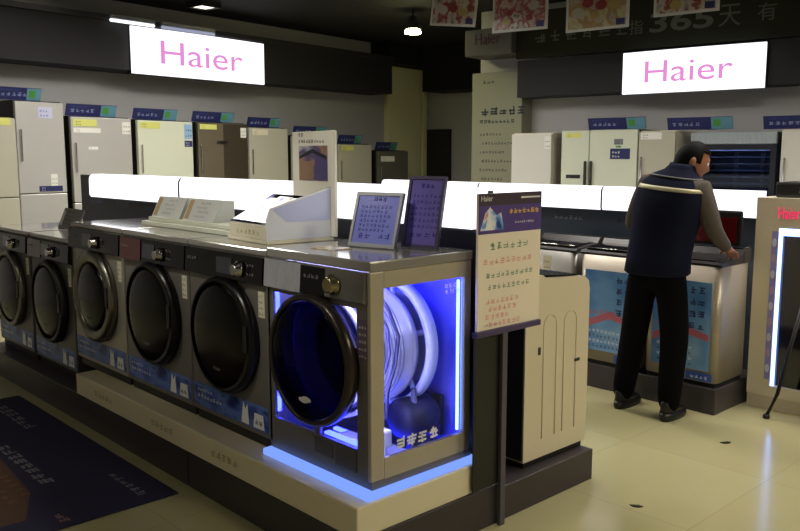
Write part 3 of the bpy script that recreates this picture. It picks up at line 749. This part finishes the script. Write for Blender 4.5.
# ------------------------------------------------------------------ the man's row of top-loaders
rc = MB().box(-5.96, -2.262, 4.79, 5.42, 0, .165, 0, .004).build('plinth', base_m); tag(rc, 'dark floor plinth under the steel top-loaders by the man', 'plinth')
pc = empty('gondola', (-4.11, 5.46, .0), 'slate back panel carrying the light boxes behind the man', 'panel')
MB().box(-1.85, 1.83, -.038, .04, 0, 1.22, 0, .004).build('board', M('slate_blue_panel', (82, 92, 108), .3, .2, .1, 5), pc)
g = MB()
for k in range(6): g.glyphs(FRONT(-.0385), -1.6+.58*k, 1.10, 6, .04, .15, k % 2, seed=230+k)
g.build('lettering', [ink_m, M('dim_white_ink', (160, 168, 180), .5)], pc)
for x0, x1, lab in ((-5.96, -4.72, 'white light box at left end of the far row, behind the framed notices'),
                    (-4.71, -3.485, 'white light box of the far row right of the poster stand'),
                    (-3.475, -2.285, 'white light box of the far row behind the man')):
    light_box(x0, x1, 5.421, 1.20, 1.375, .10, lab, 'light boxes over the far washers', x0 > -5.9)

def top_loader(x, label, seed, body, poster=True, open_lid=False):
    hw, D, h = .25, .40, .80
    t = empty('top_loading_washer', (x, 4.80, .166), label, 'washing machine', 0, 'steel top-loading washers by the man')
    n = 6; r = .045
    pts = []
    for cx, cy, a0 in ((hw-r, r, -90), (hw-r, D-r, 0), (-hw+r, D-r, 90), (-hw+r, r, 180)):
        for k in range(n+1):
            a = math.radians(a0 + 90*k/n); pts.append((cx+r*math.cos(a), cy+r*math.sin(a)))
    MB().prism('z', pts, .03, h-.04, 0, True).build('cabinet', body, t)
    MB().box(-hw+.02, hw-.02, .02, D-.02, 0, .0295).build('foot_frame', rubber_m, t)
    inset = [(p[0]*.995, D/2+(p[1]-D/2)*.995) for p in pts]
    MB().prism('x', [(.0, h-.0395), (D, h-.0395), (D, h+.055), (D-.10, h+.05), (D-.13, h+.012), (.02, h-.012), (.0, h-.025)], -hw, hw).build('top_frame', M('dark_top_frame', (58, 55, 56), .25, .2, .1, 6), t)
    MB().prism('x', [(D-.095, h+.053), (D-.002, h+.058), (D-.002, h+.062), (D-.095, h+.057)], -hw+.01, hw-.01).build('console', chrome_m, t)
    if open_lid:
        L = MB().box(-.20, .225, D-.10, D-.08, h+.062, h+.29, 0, .012)
        lo = L.build('lid', black_pl, t)
        MB().box(-.17, .195, D-.104, D-.1005, h+.085, h+.245, 0, .001).build('lid_window', M('dark_red_lid_glass', (86, 16, 20), .12, 0, .1, 4, .6), lo)
        MB().prism('x', [(.03, h-.008), (D-.14, h+.008), (D-.14, h+.012), (.03, h-.004)], -.20, .20).build('tub_mouth', black_pl, t)
    else:
        MB().prism('x', [(.03, h-.008), (D-.14, h+.008), (D-.14, h+.022), (.03, h+.006)], -.215, .215).build('lid', panel_m, t)
        MB().tube([(-.215, .03, h+.006), (.215, .03, h+.006)], .004, 6).build('lid_trim', chrome_m, t)
    if poster:
        f = FRONT(-.0005)
        pm = MB().obox(f, -hw+.052, hw-.052, .10, h-.14, 0, .0012).build('front_poster', washp_m, t)
        g = MB(); f2 = FRONT(-.0018)
        for k in range(4): g.glyphs(f2, .05, h-.22-.075*k, 2, .05, .15, 1, seed=seed+k, bold=True)
        g.glyphs(f2, -.17, h-.45, 5, .04, .15, 2, seed=seed+6)
        g.poly(f2, [(-.19, .30), (0, .38), (.19, .33), (.19, .29), (0, .33), (-.19, .25)], .001, 2)
        for k in range(4): g.glyphs(f2, -.16, .12+.035*k, 8, .024, .3, 0 if k % 2 else 1, seed=seed+10+k)
        g.build('lettering', [inkw_m, M('deep_navy_ink', (40, 52, 104), .5), M('poster_red', (190, 104, 120), .5)], pm)
        bl = MB().obox(f, hw-.20, hw-.03, .035, .085, 0, .0012).build('badge_sticker', blue_m, t)
        g = MB(); g.glyphs(f2, hw-.17, .045, 4, .025, .2, 0, seed=seed+20); g.build('lettering', inkw_m, bl)
    else:
        c = MB().obox(FRONT(-.0005), -.03, .04, h-.22, h-.08, 0, .0015).build('hang_tag', cream_m, t)
        g = MB(); g.glyphs(FRONT(-.0022), -.022, h-.13, 3, .015, .2, 0, seed=seed); g.glyphs(FRONT(-.0022), -.022, h-.17, 3, .015, .2, 0, seed=seed+1); g.build('lettering', ink_m, c)
    return t
tl_body = M('brushed_top_loader_steel', (160, 150, 134), .34, .35, .08, 6, stretch=(1, 1, 30))
top_loader(-2.516, 'steel top-loader with raised dark red lid right before the man', 240, tl_body, True, True)
top_loader(-3.040, 'steel top-loader with pale blue poster left of the man', 260, tl_body)
top_loader(-3.575, 'grey top-loader with small hanging tag behind the beige machine', 280, M('grey_top_loader_steel', (120, 116, 110), .35, .4, .08, 6), False)

# ------------------------------------------------------------------ the lit showcase at the right edge
sc = empty('showcase', (-2.225, 5.15, 0), 'white showcase cabinet with blue light strips at the right picture edge', 'showcase')
b = MB()
b.box(0, .145, 0, .40, .09, 1.345); b.box(1.0, 1.12, 0, .40, .09, 1.345)
b.box(.145, 1.0, 0, .40, 1.16, 1.345); b.box(.145, 1.0, 0, .40, .09, .16); b.box(.145, 1.0, .385, .40, .16, 1.16)
b.build('cabinet', M('showcase_white', (214, 204, 182), .35, 0, .03, 4), sc)
MB().box(.0, 1.12, .012, .40, 0, .0895).build('kick_plate', M('showcase_kick', (196, 186, 164), .4), sc)
MB().box(.146, .163, .002, .02, .161, 1.159).build('led_strip', led_cyan, sc)
MB().box(.164, .999, .002, .02, 1.115, 1.159).build('led_strip', led_cyan, sc)
MB().box(.166, .998, .024, .03, .163, 1.11).build('door_glass', M('showcase_dark_glass', (20, 19, 26), .08, 0, .1, 4, .5), sc)
g = MB(); f = FRONT(-.0005)
g.rect(f, .105, .14, .20, 1.14, .0006, 0)
rr = random.Random(5)
for k in range(9): g.poly(f, [(.122+.014*math.cos(a), .27+.1*k+.028*math.sin(a)) for a in [2*PI*i/10 for i in range(10)]], .0012, 1 + k % 2)
g.build('oval_strip', [M('lilac_ground', (150, 146, 220), .4), M('lilac_white', (216, 214, 250), .4), M('lilac_pink', (190, 160, 210), .4)], sc)  # lilac strip with a row of paler and pinker ovals
MB().text('Haier', FRONT(-.0005), .20, 1.255, h=.07, wid=.13, depth=.004).build('lettering', red_e, sc)
ub = empty('black_display_unit', (-1.94, 5.30, 1.346), 'black box with pale mark lying on top of the white showcase', 'box')
MB().box(-.20, .25, -.10, .20, 0, .095, 0, .012).build('housing', black_pl, ub)
MB().text('g', FRONT(-.1005), -.04, .05, h=.045, depth=.001).build('logo', inkgy_m, ub)
ea = empty('easel', (-2.0, 4.98, 0), 'black easel leg standing in front of the white showcase', 'easel', 0)
MB().tube([(-.02, 0, .012), (.03, .02, .16), (.16, .10, .95)], .012, 8).build('leg', black_pl, ea)
MB().tube([(.36, 0, .012), (.28, .06, .30), (.17, .10, .95)], .012, 8).build('leg', black_pl, ea)
MB().tube([(.17, .14, .012), (.17, .11, .95)], .012, 8).build('leg', black_pl, ea)
MB().lathe([(.018, 0), (.02, .004), (.02, .02), (.014, .026)], (-.02, 0, 0), 'z', 12).build('rubber_foot', rubber_m, ea)

# ------------------------------------------------------------------ fridges
def stroke_label(parent, name, f, u0, u1, v0, v1, m, seed, ink=ink_m, n=3, rows=2):
    o = MB().obox(f, u0, u1, v0, v1, 0, .002).build(name, m, parent)
    g = MB(); hh = (v1-v0)/(rows+.6); sz = min(hh*.6, (u1-u0)/(n*1.35))
    f2 = P(f.at(0, 0, .0022), f.u, f.v)
    for r in range(rows): g.glyphs(f2, u0+(u1-u0)*.1, v0+hh*(.35+r), n, sz, .2, 0, seed=seed+r)
    g.build('lettering', ink, o); return o

def fridge(loc, rz, w, h, label, door_m, split, seed, group, two_tone=None, side_by_side=None, handle='v', labels=(), D=.64):
    t = empty('fridge', loc, label, 'fridge', rz, group)
    hw = w/2
    MB().box(-hw, hw, .05, D, .03, h, 0, .006).build('cabinet', fr_side if two_tone != 'pale' else beige_m, t)
    MB().box(-hw+.02, hw-.02, .07, D-.04, 0, .0295).build('foot_frame', rubber_m, t)
    f = FRONT(0)
    if side_by_side:
        s_ = -hw+w*side_by_side
        spans = [(-hw, s_-.004, .05, h-.004), (s_+.004, hw, .05, h-.004)]
    else:
        spans = []
        zs = [.05] + list(split) + [h-.004]
        for a, b in zip(zs, zs[1:]): spans.append((-hw, hw, a, b-.008))
    for i, (a, b_, c, d) in enumerate(spans):
        m = door_m
        if isinstance(door_m, (list, tuple)): m = door_m[i % len(door_m)]
        dd = MB().box(a, b_, 0, .048, c, d, 0, .008).build('door', m, t)
        if side_by_side:
            x = b_-.03 if i == 0 else a+.03
            MB().box(x-.010, x+.010, -.035, -.0005, c+(d-c)*.48, c+(d-c)*.82, 0, .005).build('handle', M('dark_handle', (60, 58, 54), .4, .4), dd)
        elif handle == 'v':
            MB().box(a+.03, a+.045, -.025, -.0005, c+(d-c)*.35, c+(d-c)*.7, 0, .004).build('handle', chrome_m, dd)
    if two_tone not in (None, 'pale'):
        MB().obox(f, 0, hw-.01, split[-1]+.01 if split else .06, h-.02, .0005, .002).build('mirror_strip', two_tone, t)
    for k, (nm, u0, u1, v0, v1, m, ink) in enumerate(labels):
        stroke_label(t, nm, P((0, -.0006, 0)), u0, u1, v0, v1, m, seed+5*k, ink)
    return t
def topper(loc, rz, w, label, seed, split_=.68):
    t = empty('fridge_topper', loc, label, 'promotional sign', rz, 'navy header cards on the fridges')
    B = P((0, .06, .002), (1, 0, 0), (0, -.35, 1))
    MB().obox(B, -w/2, w/2, 0, .125, -.01, .0).build('card', navy_m, t)
    g = MB()
    a = -w/2 + w*split_
    g.rect(B, a, w/2, .003, .122, .001, 2); g.rect(B, a+.02, a+.09, .03, .10, .0015, 3)
    g.glyphs(B, -w/2+.05, .035, 5, .045, .25, 0, .001, seed=seed)
    g.glyphs(B, -w/2+.05, .092, 8, .018, .25, 1, .001, seed=seed+1)
    g.build('lettering', [M('dull_white_ink', (150, 160, 200), .5), blue_m, M('teal_print', (90, 140, 160), .5), green_m], t)
    MB().prism('x', [(.07, 0), (.15, 0), (.062, .06)], -.15, .15).build('prop', paper_m, t)
LR = ROOM+PI/2
XL = -8.05
GL = 'fridges along the left wall'; GR = 'fridges along the back wall'
yl = 'price_label'
fridge(Rv(XL, 3.65, 0), LR, .64, 1.98, 'beige fridge cut off by the left picture edge', fr_beige, [1.20], 300, GL, labels=[(yl, .10, .27, 1.90, 1.97, yellow_m, ink_m)])
fridge(Rv(XL, 4.225, 0), LR, .50, 2.15, 'tallest silver fridge with wide two doors left of the first dark gap', fr_grey, [1.23], 310, GL, labels=[('promotional_sticker', -.02, .13, 1.98, 2.09, M('lilac_sticker', (196, 196, 224), .5), blue_m), ('promotional_sticker', -.05, .20, 1.245, 1.30, navy_m, inkw_m), ('energy_label', .08, .15, 1.30, 1.42, paper_m, inkg_m)])
fridge(Rv(XL, 4.905, 0), LR, .71, 2.02, 'silver fridge with white strip label behind the leftmost light box', fr_grey, [1.12], 320, GL, labels=[(yl, -.33, -.06, 1.91, 1.985, yellow_m, ink_m), ('promotional_strip', -.33, -.02, 1.845, 1.895, paper_m, inkgy_m), ('energy_label', .24, .34, 1.84, 1.97, paper_m, inkg_m), ('badge', -.17, -.06, 1.67, 1.70, inkw_m, inkgy_m)])
fridge(Rv(XL, 5.71, 0), LR, .74, 2.01, 'pale green-white fridge with blue and white label at its upper right', fr_pale, [1.10], 330, GL, labels=[(yl, -.34, -.08, 1.91, 1.98, yellow_m, ink_m), ('energy_label', .25, .36, 1.80, 1.97, sky_m, ink_m), ('promotional_sticker', .25, .36, 1.71, 1.78, navy_m, inkw_m)])
fridge(Rv(XL, 6.535, 0), LR, .75, 2.01, 'taupe fridge with bronze mirrored right half below the left sign', fr_taupe, [1.10], 340, GL, two_tone=fr_brown, labels=[(yl, -.35, -.10, 1.92, 1.98, yellow_m, ink_m), ('badge', -.10, .06, 1.745, 1.785, black_pl, inkgy_m), ('energy_label', .27, .36, 1.83, 1.95, paper_m, inkg_m)])
fridge(Rv(XL, 7.28, 0), LR, .66, 1.97, 'plain beige fridge just left of the tall picture panel', fr_beige, [1.05], 350, GL, labels=[(yl, -.28, -.02, 1.87, 1.94, cream_m, ink_m)])
fridge(Rv(XL, 8.08, 0), LR, .76, 1.88, 'fridge nearly hidden behind the tall picture panel', fr_beige, [1.0], 355, GL)
fridge(Rv(XL, 8.95, 0), LR, .71, 1.78, 'short beige fridge just right of the tall picture panel', fr_beige, [1.0], 360, GL, labels=[(yl, -.30, -.05, 1.68, 1.75, yellow_m, ink_m)])
fridge(Rv(XL, 9.82, 0), LR, .72, 1.69, 'low dark grey appliance with white label before the pale pillar', M('dark_grey_door', (92, 90, 80), .4), [.9], 370, GL, labels=[('promotional_sticker', -.30, .02, 1.52, 1.60, paper_m, inkgy_m)], D=.6)
for y, z, w, lab in ((4.05, 2.1505, .46, 'navy header card on the tallest silver fridge at far left'),
                     (4.83, 2.0205, .58, 'navy and green header card on the silver fridge with white strip'),
                     (5.62, 2.0105, .58, 'navy and green header card on the pale green-white fridge'),
                     (6.44, 2.0105, .62, 'navy and green header card on the taupe and bronze fridge'),
                     (7.25, 1.9705, .55, 'navy header card on the beige fridge left of the picture panel'),
                     (8.08, 1.8805, .62, 'navy header card just above the tall picture panel'),
                     (8.90, 1.7805, .5, 'navy header card on the short beige fridge'),
                     (9.72, 1.6905, .5, 'lowest navy header card, on the dark grey appliance by the pillar')):
    topper(Rv(XL-.02, y, z), LR, w, lab, int(y*100))
YR = 8.2
fridge(Rv(-4.715, YR, 0), ROOM, .51, 1.86, 'narrow pale fridge between the wall panel and two-door fridge', fr_white, [1.0], 380, GR, two_tone='pale', handle='', labels=[('energy_label', .17, .245, 1.68, 1.82, paper_m, ink_m)])
fridge(Rv(-3.90, YR, 0), ROOM, .87, 1.88, 'wide ivory side-by-side fridge left of the man', fr_pale, [], 390, GR, side_by_side=.38, labels=[('badge', -.37, -.20, 1.36, 1.40, black_pl, inkgy_m), ('energy_label', .18, .28, 1.72, 1.78, inkgy_m, ink_m), ('promotional_sticker', .14, .36, 1.57, 1.68, navy_m, inkw_m), (yl, -.38, -.20, 1.80, 1.85, yellow_m, ink_m), ('promotional_strip', .20, .26, 1.69, 1.71, green_m, inkw_m)])
fridge(Rv(-3.26, YR, 0), ROOM, .38, 1.86, 'narrow beige fridge with white label just behind the man', fr_beige, [1.0], 400, GR, two_tone='pale', labels=[(yl, -.17, .05, 1.77, 1.84, paper_m, ink_m)])
# steel glass-front fridge
gf = empty('glass_front_fridge', Rv(-2.51, YR, 0), 'wide steel fridge with glass front and wire shelves right of the man', 'fridge', ROOM, GR)
hw = .40
b = MB().box(-hw, hw, .60, .64, 0.05, 1.83).box(-hw, -hw+.04, .03, .60, .05, 1.83).box(hw-.04, hw, .03, .60, .05, 1.83).box(-hw+.04, hw-.04, .03, .60, .05, .12).box(-hw+.04, hw-.04, .03, .60, 1.72, 1.83)
b.build('cabinet', M('fridge_dark_steel', (74, 80, 90), .35, .5), gf)
MB().box(-hw+.03, hw-.03, .06, .58, 0, .0495).build('foot_frame', rubber_m, gf)
MB().box(-hw, hw, -.01, .0295, 1.715, 1.83, 0, .008).build('header', M('mirror_steel_header', (168, 178, 184), .22, .2, .25, 6, stretch=(6, 1, 1)), gf)
dr = MB()
dr.box(-hw, -hw+.05, 0, .0295, .06, 1.71); dr.box(hw-.05, hw, 0, .0295, .06, 1.71); dr.box(-hw+.05, hw-.05, 0, .0295, .06, .13); dr.box(-hw+.05, hw-.05, 0, .0295, 1.66, 1.71)
d_o = dr.build('door', M('dark_door_frame', (44, 46, 54), .3, .4), gf)
MB().box(-hw+.05, hw-.05, .010, .016, .131, 1.659).build('door_glass', GLASS('fridge_glass', (170, 180, 196), .2), d_o)
MB().box(-hw+.01, -hw+.03, -.03, -.0005, .8, 1.5, 0, .005).build('handle', chrome_m, d_o)
for k in range(8):
    z = 1.20+.065*k
    sh = MB()
    for j in range(6): sh.tube([(-hw+.045, .08+.09*j, z), (hw-.045, .08+.09*j, z)], .005, 6)
    sh.build('wire_shelf', M('pale_wire', (190, 196, 206), .3, .3) if k == 0 else bpy.data.materials['pale_wire'], gf)
for x in (-.13, .13): MB().box(x-.02, x+.02, .57, .595, .13, 1.70).build('shelf_rail', alu_m, gf)
fridge(Rv(-1.70, YR, 0), ROOM, .74, 1.85, 'plain grey-white fridge at the right picture edge above the black box', fr_white, [1.0], 420, GR, two_tone='pale')
for x, z, w, lab in ((-3.72, 1.8805, .64, 'navy and green header card on the wide ivory side-by-side fridge'),
                     (-2.85, 1.8605, .64, 'navy and green header card above the man'),
                     (-1.92, 1.8505, .66, 'navy header card on the grey-white fridge at right edge')):
    topper(Rv(x, YR+.0, z), ROOM, w, lab, int(-x*100))

MB().box(-hw+.06, hw-.06, .04, .055, 1.668, 1.70).build('led_strip', EM('fridge_fill_led', (190, 210, 255), 9.0), gf)  # strip added behind the top rail to brighten the shelves
MB().box(-hw+.041, hw-.041, .597, .5995, .125, 1.715).build('back_liner', M('fridge_liner', (120, 132, 150), .3, .2), gf)
# ------------------------------------------------------------------ floor mat and scraps
mt = empty('floor_mat', (-4.55, 1.16, .001), 'navy floor mat with grey writing and brown print, lower left', 'mat')
MB().box(-1.10, 1.10, -.62, .62, 0, .008, 0, .003).build('carpet', mat_m, mt)
g = MB(); T_ = P((0, 0, .008), (1, 0, 0), (0, 1, 0))
g.glyphs(T_, -.92, .40, 6, .085, .15, 0, .001, seed=430)
g.glyphs(T_, -.14, .17, 8, .075, .2, 0, .001, seed=431, bold=True); g.glyphs(T_, .66, .46, 6, .05, .2, 0, .001, seed=433)
g.poly(T_, [(-1.0, -.58), (.9, -.58), (.92, -.02), (.62, .10), (.1, .14), (-1.0, .12)], .0006, 1)
for k in range(7): g.glyphs(T_, -.6+.05*(k % 3), .05-.075*k, 17, .05, .5, 2, .0012, seed=440+k)
g.glyphs(T_, .95, .08, 2, .05, .1, 3, .001, seed=450, bold=True)
g.build('lettering', [mattx_m, matbr_m, M('ochre_carpet_print', (110, 84, 40), .95), M('pink_carpet_print', (128, 96, 100), .95)], mt)
for x, y, lab, s_ in ((-1.985, 4.37, 'dark scrap of litter on the floor before the showcase', 1.0), (-1.88, 3.25, 'dark scrap of litter on the floor right of the beige top-loader', .9)):
    g = MB()
    pts = [(.028*s_*math.cos(a)*(1+.4*math.sin(3*a)), .016*s_*math.sin(a)*(1+.3*math.cos(2*a))) for a in [2*PI*i/12 for i in range(12)]]
    g.prism('z', pts, .0005, .004)
    g.poly(P((0, 0, .004), (1, 0, 0), (0, 1, 0)), [(-.02*s_, 0), (.01*s_, -.01*s_), (.02*s_, .012*s_)], .003)
    o = g.build('litter_scrap', black_pl); placed(o, (x, y, .0), rnd.random()*3); tag(o, lab, 'litter', 'scraps on the floor')

# ------------------------------------------------------------------ the man
def skin_mesh(verts, edges, radii, root=0, sub=2):
    me = bpy.data.meshes.new('s'); me.from_pydata([Vector(v) for v in verts], edges, [])
    o = bpy.data.objects.new('s', me); C.objects.link(o)
    md = o.modifiers.new('k', 'SKIN'); md.use_smooth_shade = True
    if not me.skin_vertices: raise RuntimeError('no skin layer')
    for i, r in enumerate(radii):
        r = r if isinstance(r, tuple) else (r, r)
        me.skin_vertices[0].data[i].radius = r; me.skin_vertices[0].data[i].use_root = (i == root)
    sm = o.modifiers.new('b', 'SUBSURF'); sm.levels = sub; sm.render_levels = sub
    bpy.context.view_layer.update()
    ev = bpy.data.meshes.new_from_object(o.evaluated_get(bpy.context.evaluated_depsgraph_get()))
    bpy.data.objects.remove(o)
    t = bmesh.new(); t.from_mesh(ev); bpy.data.meshes.remove(ev)
    return t

MX, MY = -2.58, 4.55
man = empty('person', (MX, MY, 0), 'man in navy vest, grey sleeves and black trousers bending over a top-loader', 'person')
J = dict(pel=(.025, .0, .93), sp=(.035, .015, 1.08), ch=(.065, .05, 1.26), up=(.08, .075, 1.39), nk=(.11, .11, 1.475), hb=(.125, .145, 1.525),
         ls=(-.095, .065, 1.43), le=(-.215, .085, 1.17), lw=(-.16, .27, 1.055),
         rs=(.245, .085, 1.40), re=(.325, .10, 1.16), rw=(.335, .27, 1.04),
         lh=(-.07, .0, .87), lk=(-.125, .02, .50), la=(-.175, -.01, .10), lt=(-.175, .03, .055),
         rh=(.12, .0, .87), rk=(.145, .03, .50), ra=(.155, -.03, .10), rt=(.155, .01, .055))
R_ = dict(pel=.15, sp=(.155, .125), ch=(.17, .125), up=(.13, .10), nk=.062, hb=.055, ls=.078, le=.055, lw=.036, rs=.078, re=.055, rw=.036,
          lh=.105, lk=.09, la=.074, lt=.05, rh=.105, rk=.09, ra=.074, rt=.05)
E_ = [('pel', 'sp'), ('sp', 'ch'), ('ch', 'up'), ('up', 'nk'), ('nk', 'hb'), ('up', 'ls'), ('ls', 'le'), ('le', 'lw'), ('up', 'rs'), ('rs', 're'), ('re', 'rw'),
      ('pel', 'lh'), ('lh', 'lk'), ('lk', 'la'), ('la', 'lt'), ('pel', 'rh'), ('rh', 'rk'), ('rk', 'ra'), ('ra', 'rt')]
K = list(J)
body = MB()
t = skin_mesh([J[k] for k in K], [(K.index(a), K.index(b_)) for a, b_ in E_], [R_[k] for k in K], 0, 2)
for f in t.faces:
    c = f.calc_center_median()
    arm = (c.x < -.13 or c.x > .22) and c.z > .9 or (c.y > .17 and .95 < c.z < 1.3)
    if c.z > 1.49: mi = 0
    elif c.z > .93 or arm: mi = 1
    else: mi = 2
    f.material_index = mi; f.smooth = True
body.merge(t)
# hands: palm and five bent fingers, resting over the machine's rim
def hand(wr, side, fwd):
    wr = Vector(wr); f = Vector(fwd).normalized(); s_ = Vector((side, 0, 0)); s_ = (s_ - f*s_.dot(f)).normalized(); dn = Vector((0, 0, -1)); dn = (dn - f*dn.dot(f)).normalized()
    vs = [wr - f*.02, wr + f*.04, wr + f*.085]; ed = [(0, 1), (1, 2)]; rd = [(.024, .028), (.036, .017), (.040, .013)]
    t = skin_mesh(vs, ed, rd, 0, 1)
    for q in t.faces: q.material_index = 0; q.smooth = True
    body.merge(t)
    for k, (o, L) in enumerate(((-.030, .062), (-.010, .072), (.010, .076), (.029, .068))):
        p0 = wr + f*.075 + s_*(-o); p1 = p0 + f*L*.45 + dn*.004; p2 = p1 + f*L*.28 + dn*L*.22; p3 = p2 + f*L*.1 + dn*L*.26
        t = skin_mesh([p0, p1, p2, p3], [(0, 1), (1, 2), (2, 3)], [.0095, .009, .008, .0065], 0, 1)
        for q in t.faces: q.material_index = 0; q.smooth = True
        body.merge(t)
    p0 = wr + f*.02 - s_*.022; p1 = p0 + f*.03 - s_*.03 + dn*.008; p2 = p1 + f*.03 - s_*.006 + dn*.012
    t = skin_mesh([p0, p1, p2], [(0, 1), (1, 2)], [.012, .0105, .008], 0, 1)
    for q in t.faces: q.material_index = 0; q.smooth = True
    body.merge(t)
hand(J['lw'], -1, (.10, .9, -.30)); hand(J['rw'], 1, (-.15, .9, -.25))
# head: turned to the right and bent down
head = bmesh.new(); bmesh.ops.create_uvsphere(head, u_segments=32, v_segments=24, radius=1)
for v in head.verts:
    x, y, z = v.co
    jaw = max(0, -z)
    v.co = Vector((x*.076*(1-.22*jaw), y*.096*(1-.10*jaw) + (.010*jaw if y > 0 else .0), z*.118))
    if y > .8 and -.35 < z < .15 and abs(x) < .2: v.co.y += .020*(1-abs(x)/.2)*(1 - abs(z+.12)/.32)            # nose
    if y > .75 and .05 < z < .25 and .15 < abs(x) < .5: v.co.y -= .006                                          # eye sockets
    if y > .7 and .25 < z < .4 and abs(x) < .6: v.co.y += .004                                                  # brow
    if y > .8 and -.62 < z < -.48 and abs(x) < .35: v.co.y += .005                                              # lips
    if y > .7 and z < -.75 and abs(x) < .4: v.co.y += .006                                                      # chin
for f in head.faces: f.smooth = True
ears = []
for s_ in (-1, 1):
    e = bmesh.new(); bmesh.ops.create_uvsphere(e, u_segments=12, v_segments=10, radius=1)
    for v in e.verts: v.co = Vector((s_*.076 + v.co.x*.010 + s_*.004, -.005 + v.co.y*.020 - .006, -.005 + v.co.z*.032))
    for f in e.faces: f.smooth = True
    ears.append(e)
HM = Matrix.Translation((.135, .165, 1.565)) @ Matrix.Rotation(math.radians(-52), 4, 'Z') @ Matrix.Rotation(math.radians(-20), 4, 'X')
body.merge(head, 0, HM)
for e in ears: body.merge(e, 0, HM)
bo = body.build('body', [skin_m, sleeve_m, trouser_m], man)
fe = MB()
for s_ in (-1, 1):
    for mi, r, d in ((0, .011, 0), (1, .006, .006)):
        e = bmesh.new(); bmesh.ops.create_uvsphere(e, u_segments=10, v_segments=8, radius=r)
        fe.merge(e, mi, HM @ Matrix.Translation((s_*.030, .082+d, .016)), True)
fe.build('eyes', [inkw_m, hair_m], man)
# hair: cap of short black hair down to nape and above the ears
hr = bmesh.new(); bmesh.ops.create_uvsphere(hr, u_segments=36, v_segments=26, radius=1)
kill = [v for v in hr.verts if (v.co.y > .35 and v.co.z < .50) or (v.co.z < -.05 and v.co.y > -.12) or v.co.z < -.55]
bmesh.ops.delete(hr, geom=kill, context='VERTS')
r3 = random.Random(2)
for v in hr.verts:
    x, y, z = v.co; k = 1 + r3.uniform(-.012, .012)
    v.co = Vector((x*.085*k, y*.106*k, z*.129*k))
for f in hr.faces: f.smooth = True
g = MB(); g.merge(hr, 0, HM); ho = g.build('hair', hair_m, man)
sol = ho.modifiers.new('thickness', 'SOLIDIFY'); sol.thickness = .006
# vest
def ell(cx, cy, z, a, b_, n=36, tx=0, ty=0, p=2.4):
    out = []
    for k in range(n):
        t_ = 2*PI*k/n; c, s_ = math.cos(t_), math.sin(t_)
        x = a*math.copysign(abs(c)**(2/p), c); y = b_*math.copysign(abs(s_)**(2/p), s_)
        out.append(Vector((cx+x, cy+y, z+tx*x+ty*y)))
    return out
VR = [(.025, 0, .885, .180, .150, 0), (.025, 0, .90, .195, .165, 0), (.03, .005, 1.0, .190, .155, 0), (.04, .015, 1.10, .193, .150, 0), (.055, .03, 1.22, .205, .155, -.02),
      (.066, .045, 1.32, .213, .155, -.05), (.072, .06, 1.39, .212, .145, -.08), (.077, .07, 1.445, .188, .125, -.10), (.085, .08, 1.485, .142, .105, -.12), (.098, .095, 1.515, .092, .085, -.12),
      (.106, .105, 1.54, .078, .078, -.10), (.108, .11, 1.558, .072, .074, -.10), (.108, .11, 1.552, .062, .064, -.10)]
vo = MB().loft([ell(cx, cy, z, a, b_, tx=tx) for cx, cy, z, a, b_, tx in VR]).build('vest', vest_m, man)
def vring(z):
    for A, B_ in zip(VR, VR[1:]):
        if A[2] <= z <= B_[2]:
            k = (z-A[2])/(B_[2]-A[2]); return [A[i]+(B_[i]-A[i])*k for i in range(6)]
rg = []
for z, e in ((1.398, .002), (1.400, .006), (1.420, .006), (1.422, .002)):
    cx, cy, _, a, b_, tx = vring(z); rg.append(ell(cx, cy, z, a+e, b_+e, tx=tx))
MB().loft(rg, cap=False).build('reflective_stripe', stripe_m, vo)
rg = []
for z, e in ((1.475, .002), (1.476, .006), (1.483, .006), (1.484, .002)):
    cx, cy, _, a, b_, tx = vring(z); rg.append(ell(cx, cy, z, a+e, b_+e, tx=tx))
MB().loft(rg, cap=False).build('piping', M('dull_piping', (84, 84, 80), .7), vo)
for nm, k in (('l', J['la']), ('r', J['ra'])):
    s_ = MB()
    x, y = k[0], k[1]
    s_.loft([ell(x, y+.06, z, a, b_) for z, a, b_ in ((0.0, .045, .13), (.018, .050, .135), (.05, .048, .13))], 0)
    s_.loft([ell(x, y+.06-o, z, a, b_) for z, a, b_, o in ((.045, .047, .128, 0), (.075, .044, .10, .02), (.10, .042, .07, .05), (.12, .04, .055, .06))], 0)
    s_.build('shoe', shoe_m, man)

# ------------------------------------------------------------------ light, camera
w = bpy.data.worlds.new('shop_world'); w.use_nodes = True
w.node_tree.nodes['Background'].inputs['Color'].default_value = (.95, .88, .68, 1)
w.node_tree.nodes['Background'].inputs['Strength'].default_value = .14
S = bpy.context.scene; S.world = w
cam = bpy.data.cameras.new('camera'); co = bpy.data.objects.new('camera', cam); C.objects.link(co)
co.location = (0, 0, 1.6); co.rotation_euler = (math.radians(90-7.6), 0, math.radians(46.9))
cam.sensor_width = 36; cam.lens = 819*36/800; cam.clip_start = .05; cam.clip_end = 100
S.camera = co
S.view_settings.view_transform = 'Standard'; S.view_settings.look = 'None'
S.view_settings.exposure = 0; S.view_settings.gamma = 1; S.view_settings.use_curve_mapping = False
S.cycles.use_denoising = True
S.cycles.max_bounces = 8; S.cycles.transparent_max_bounces = 12
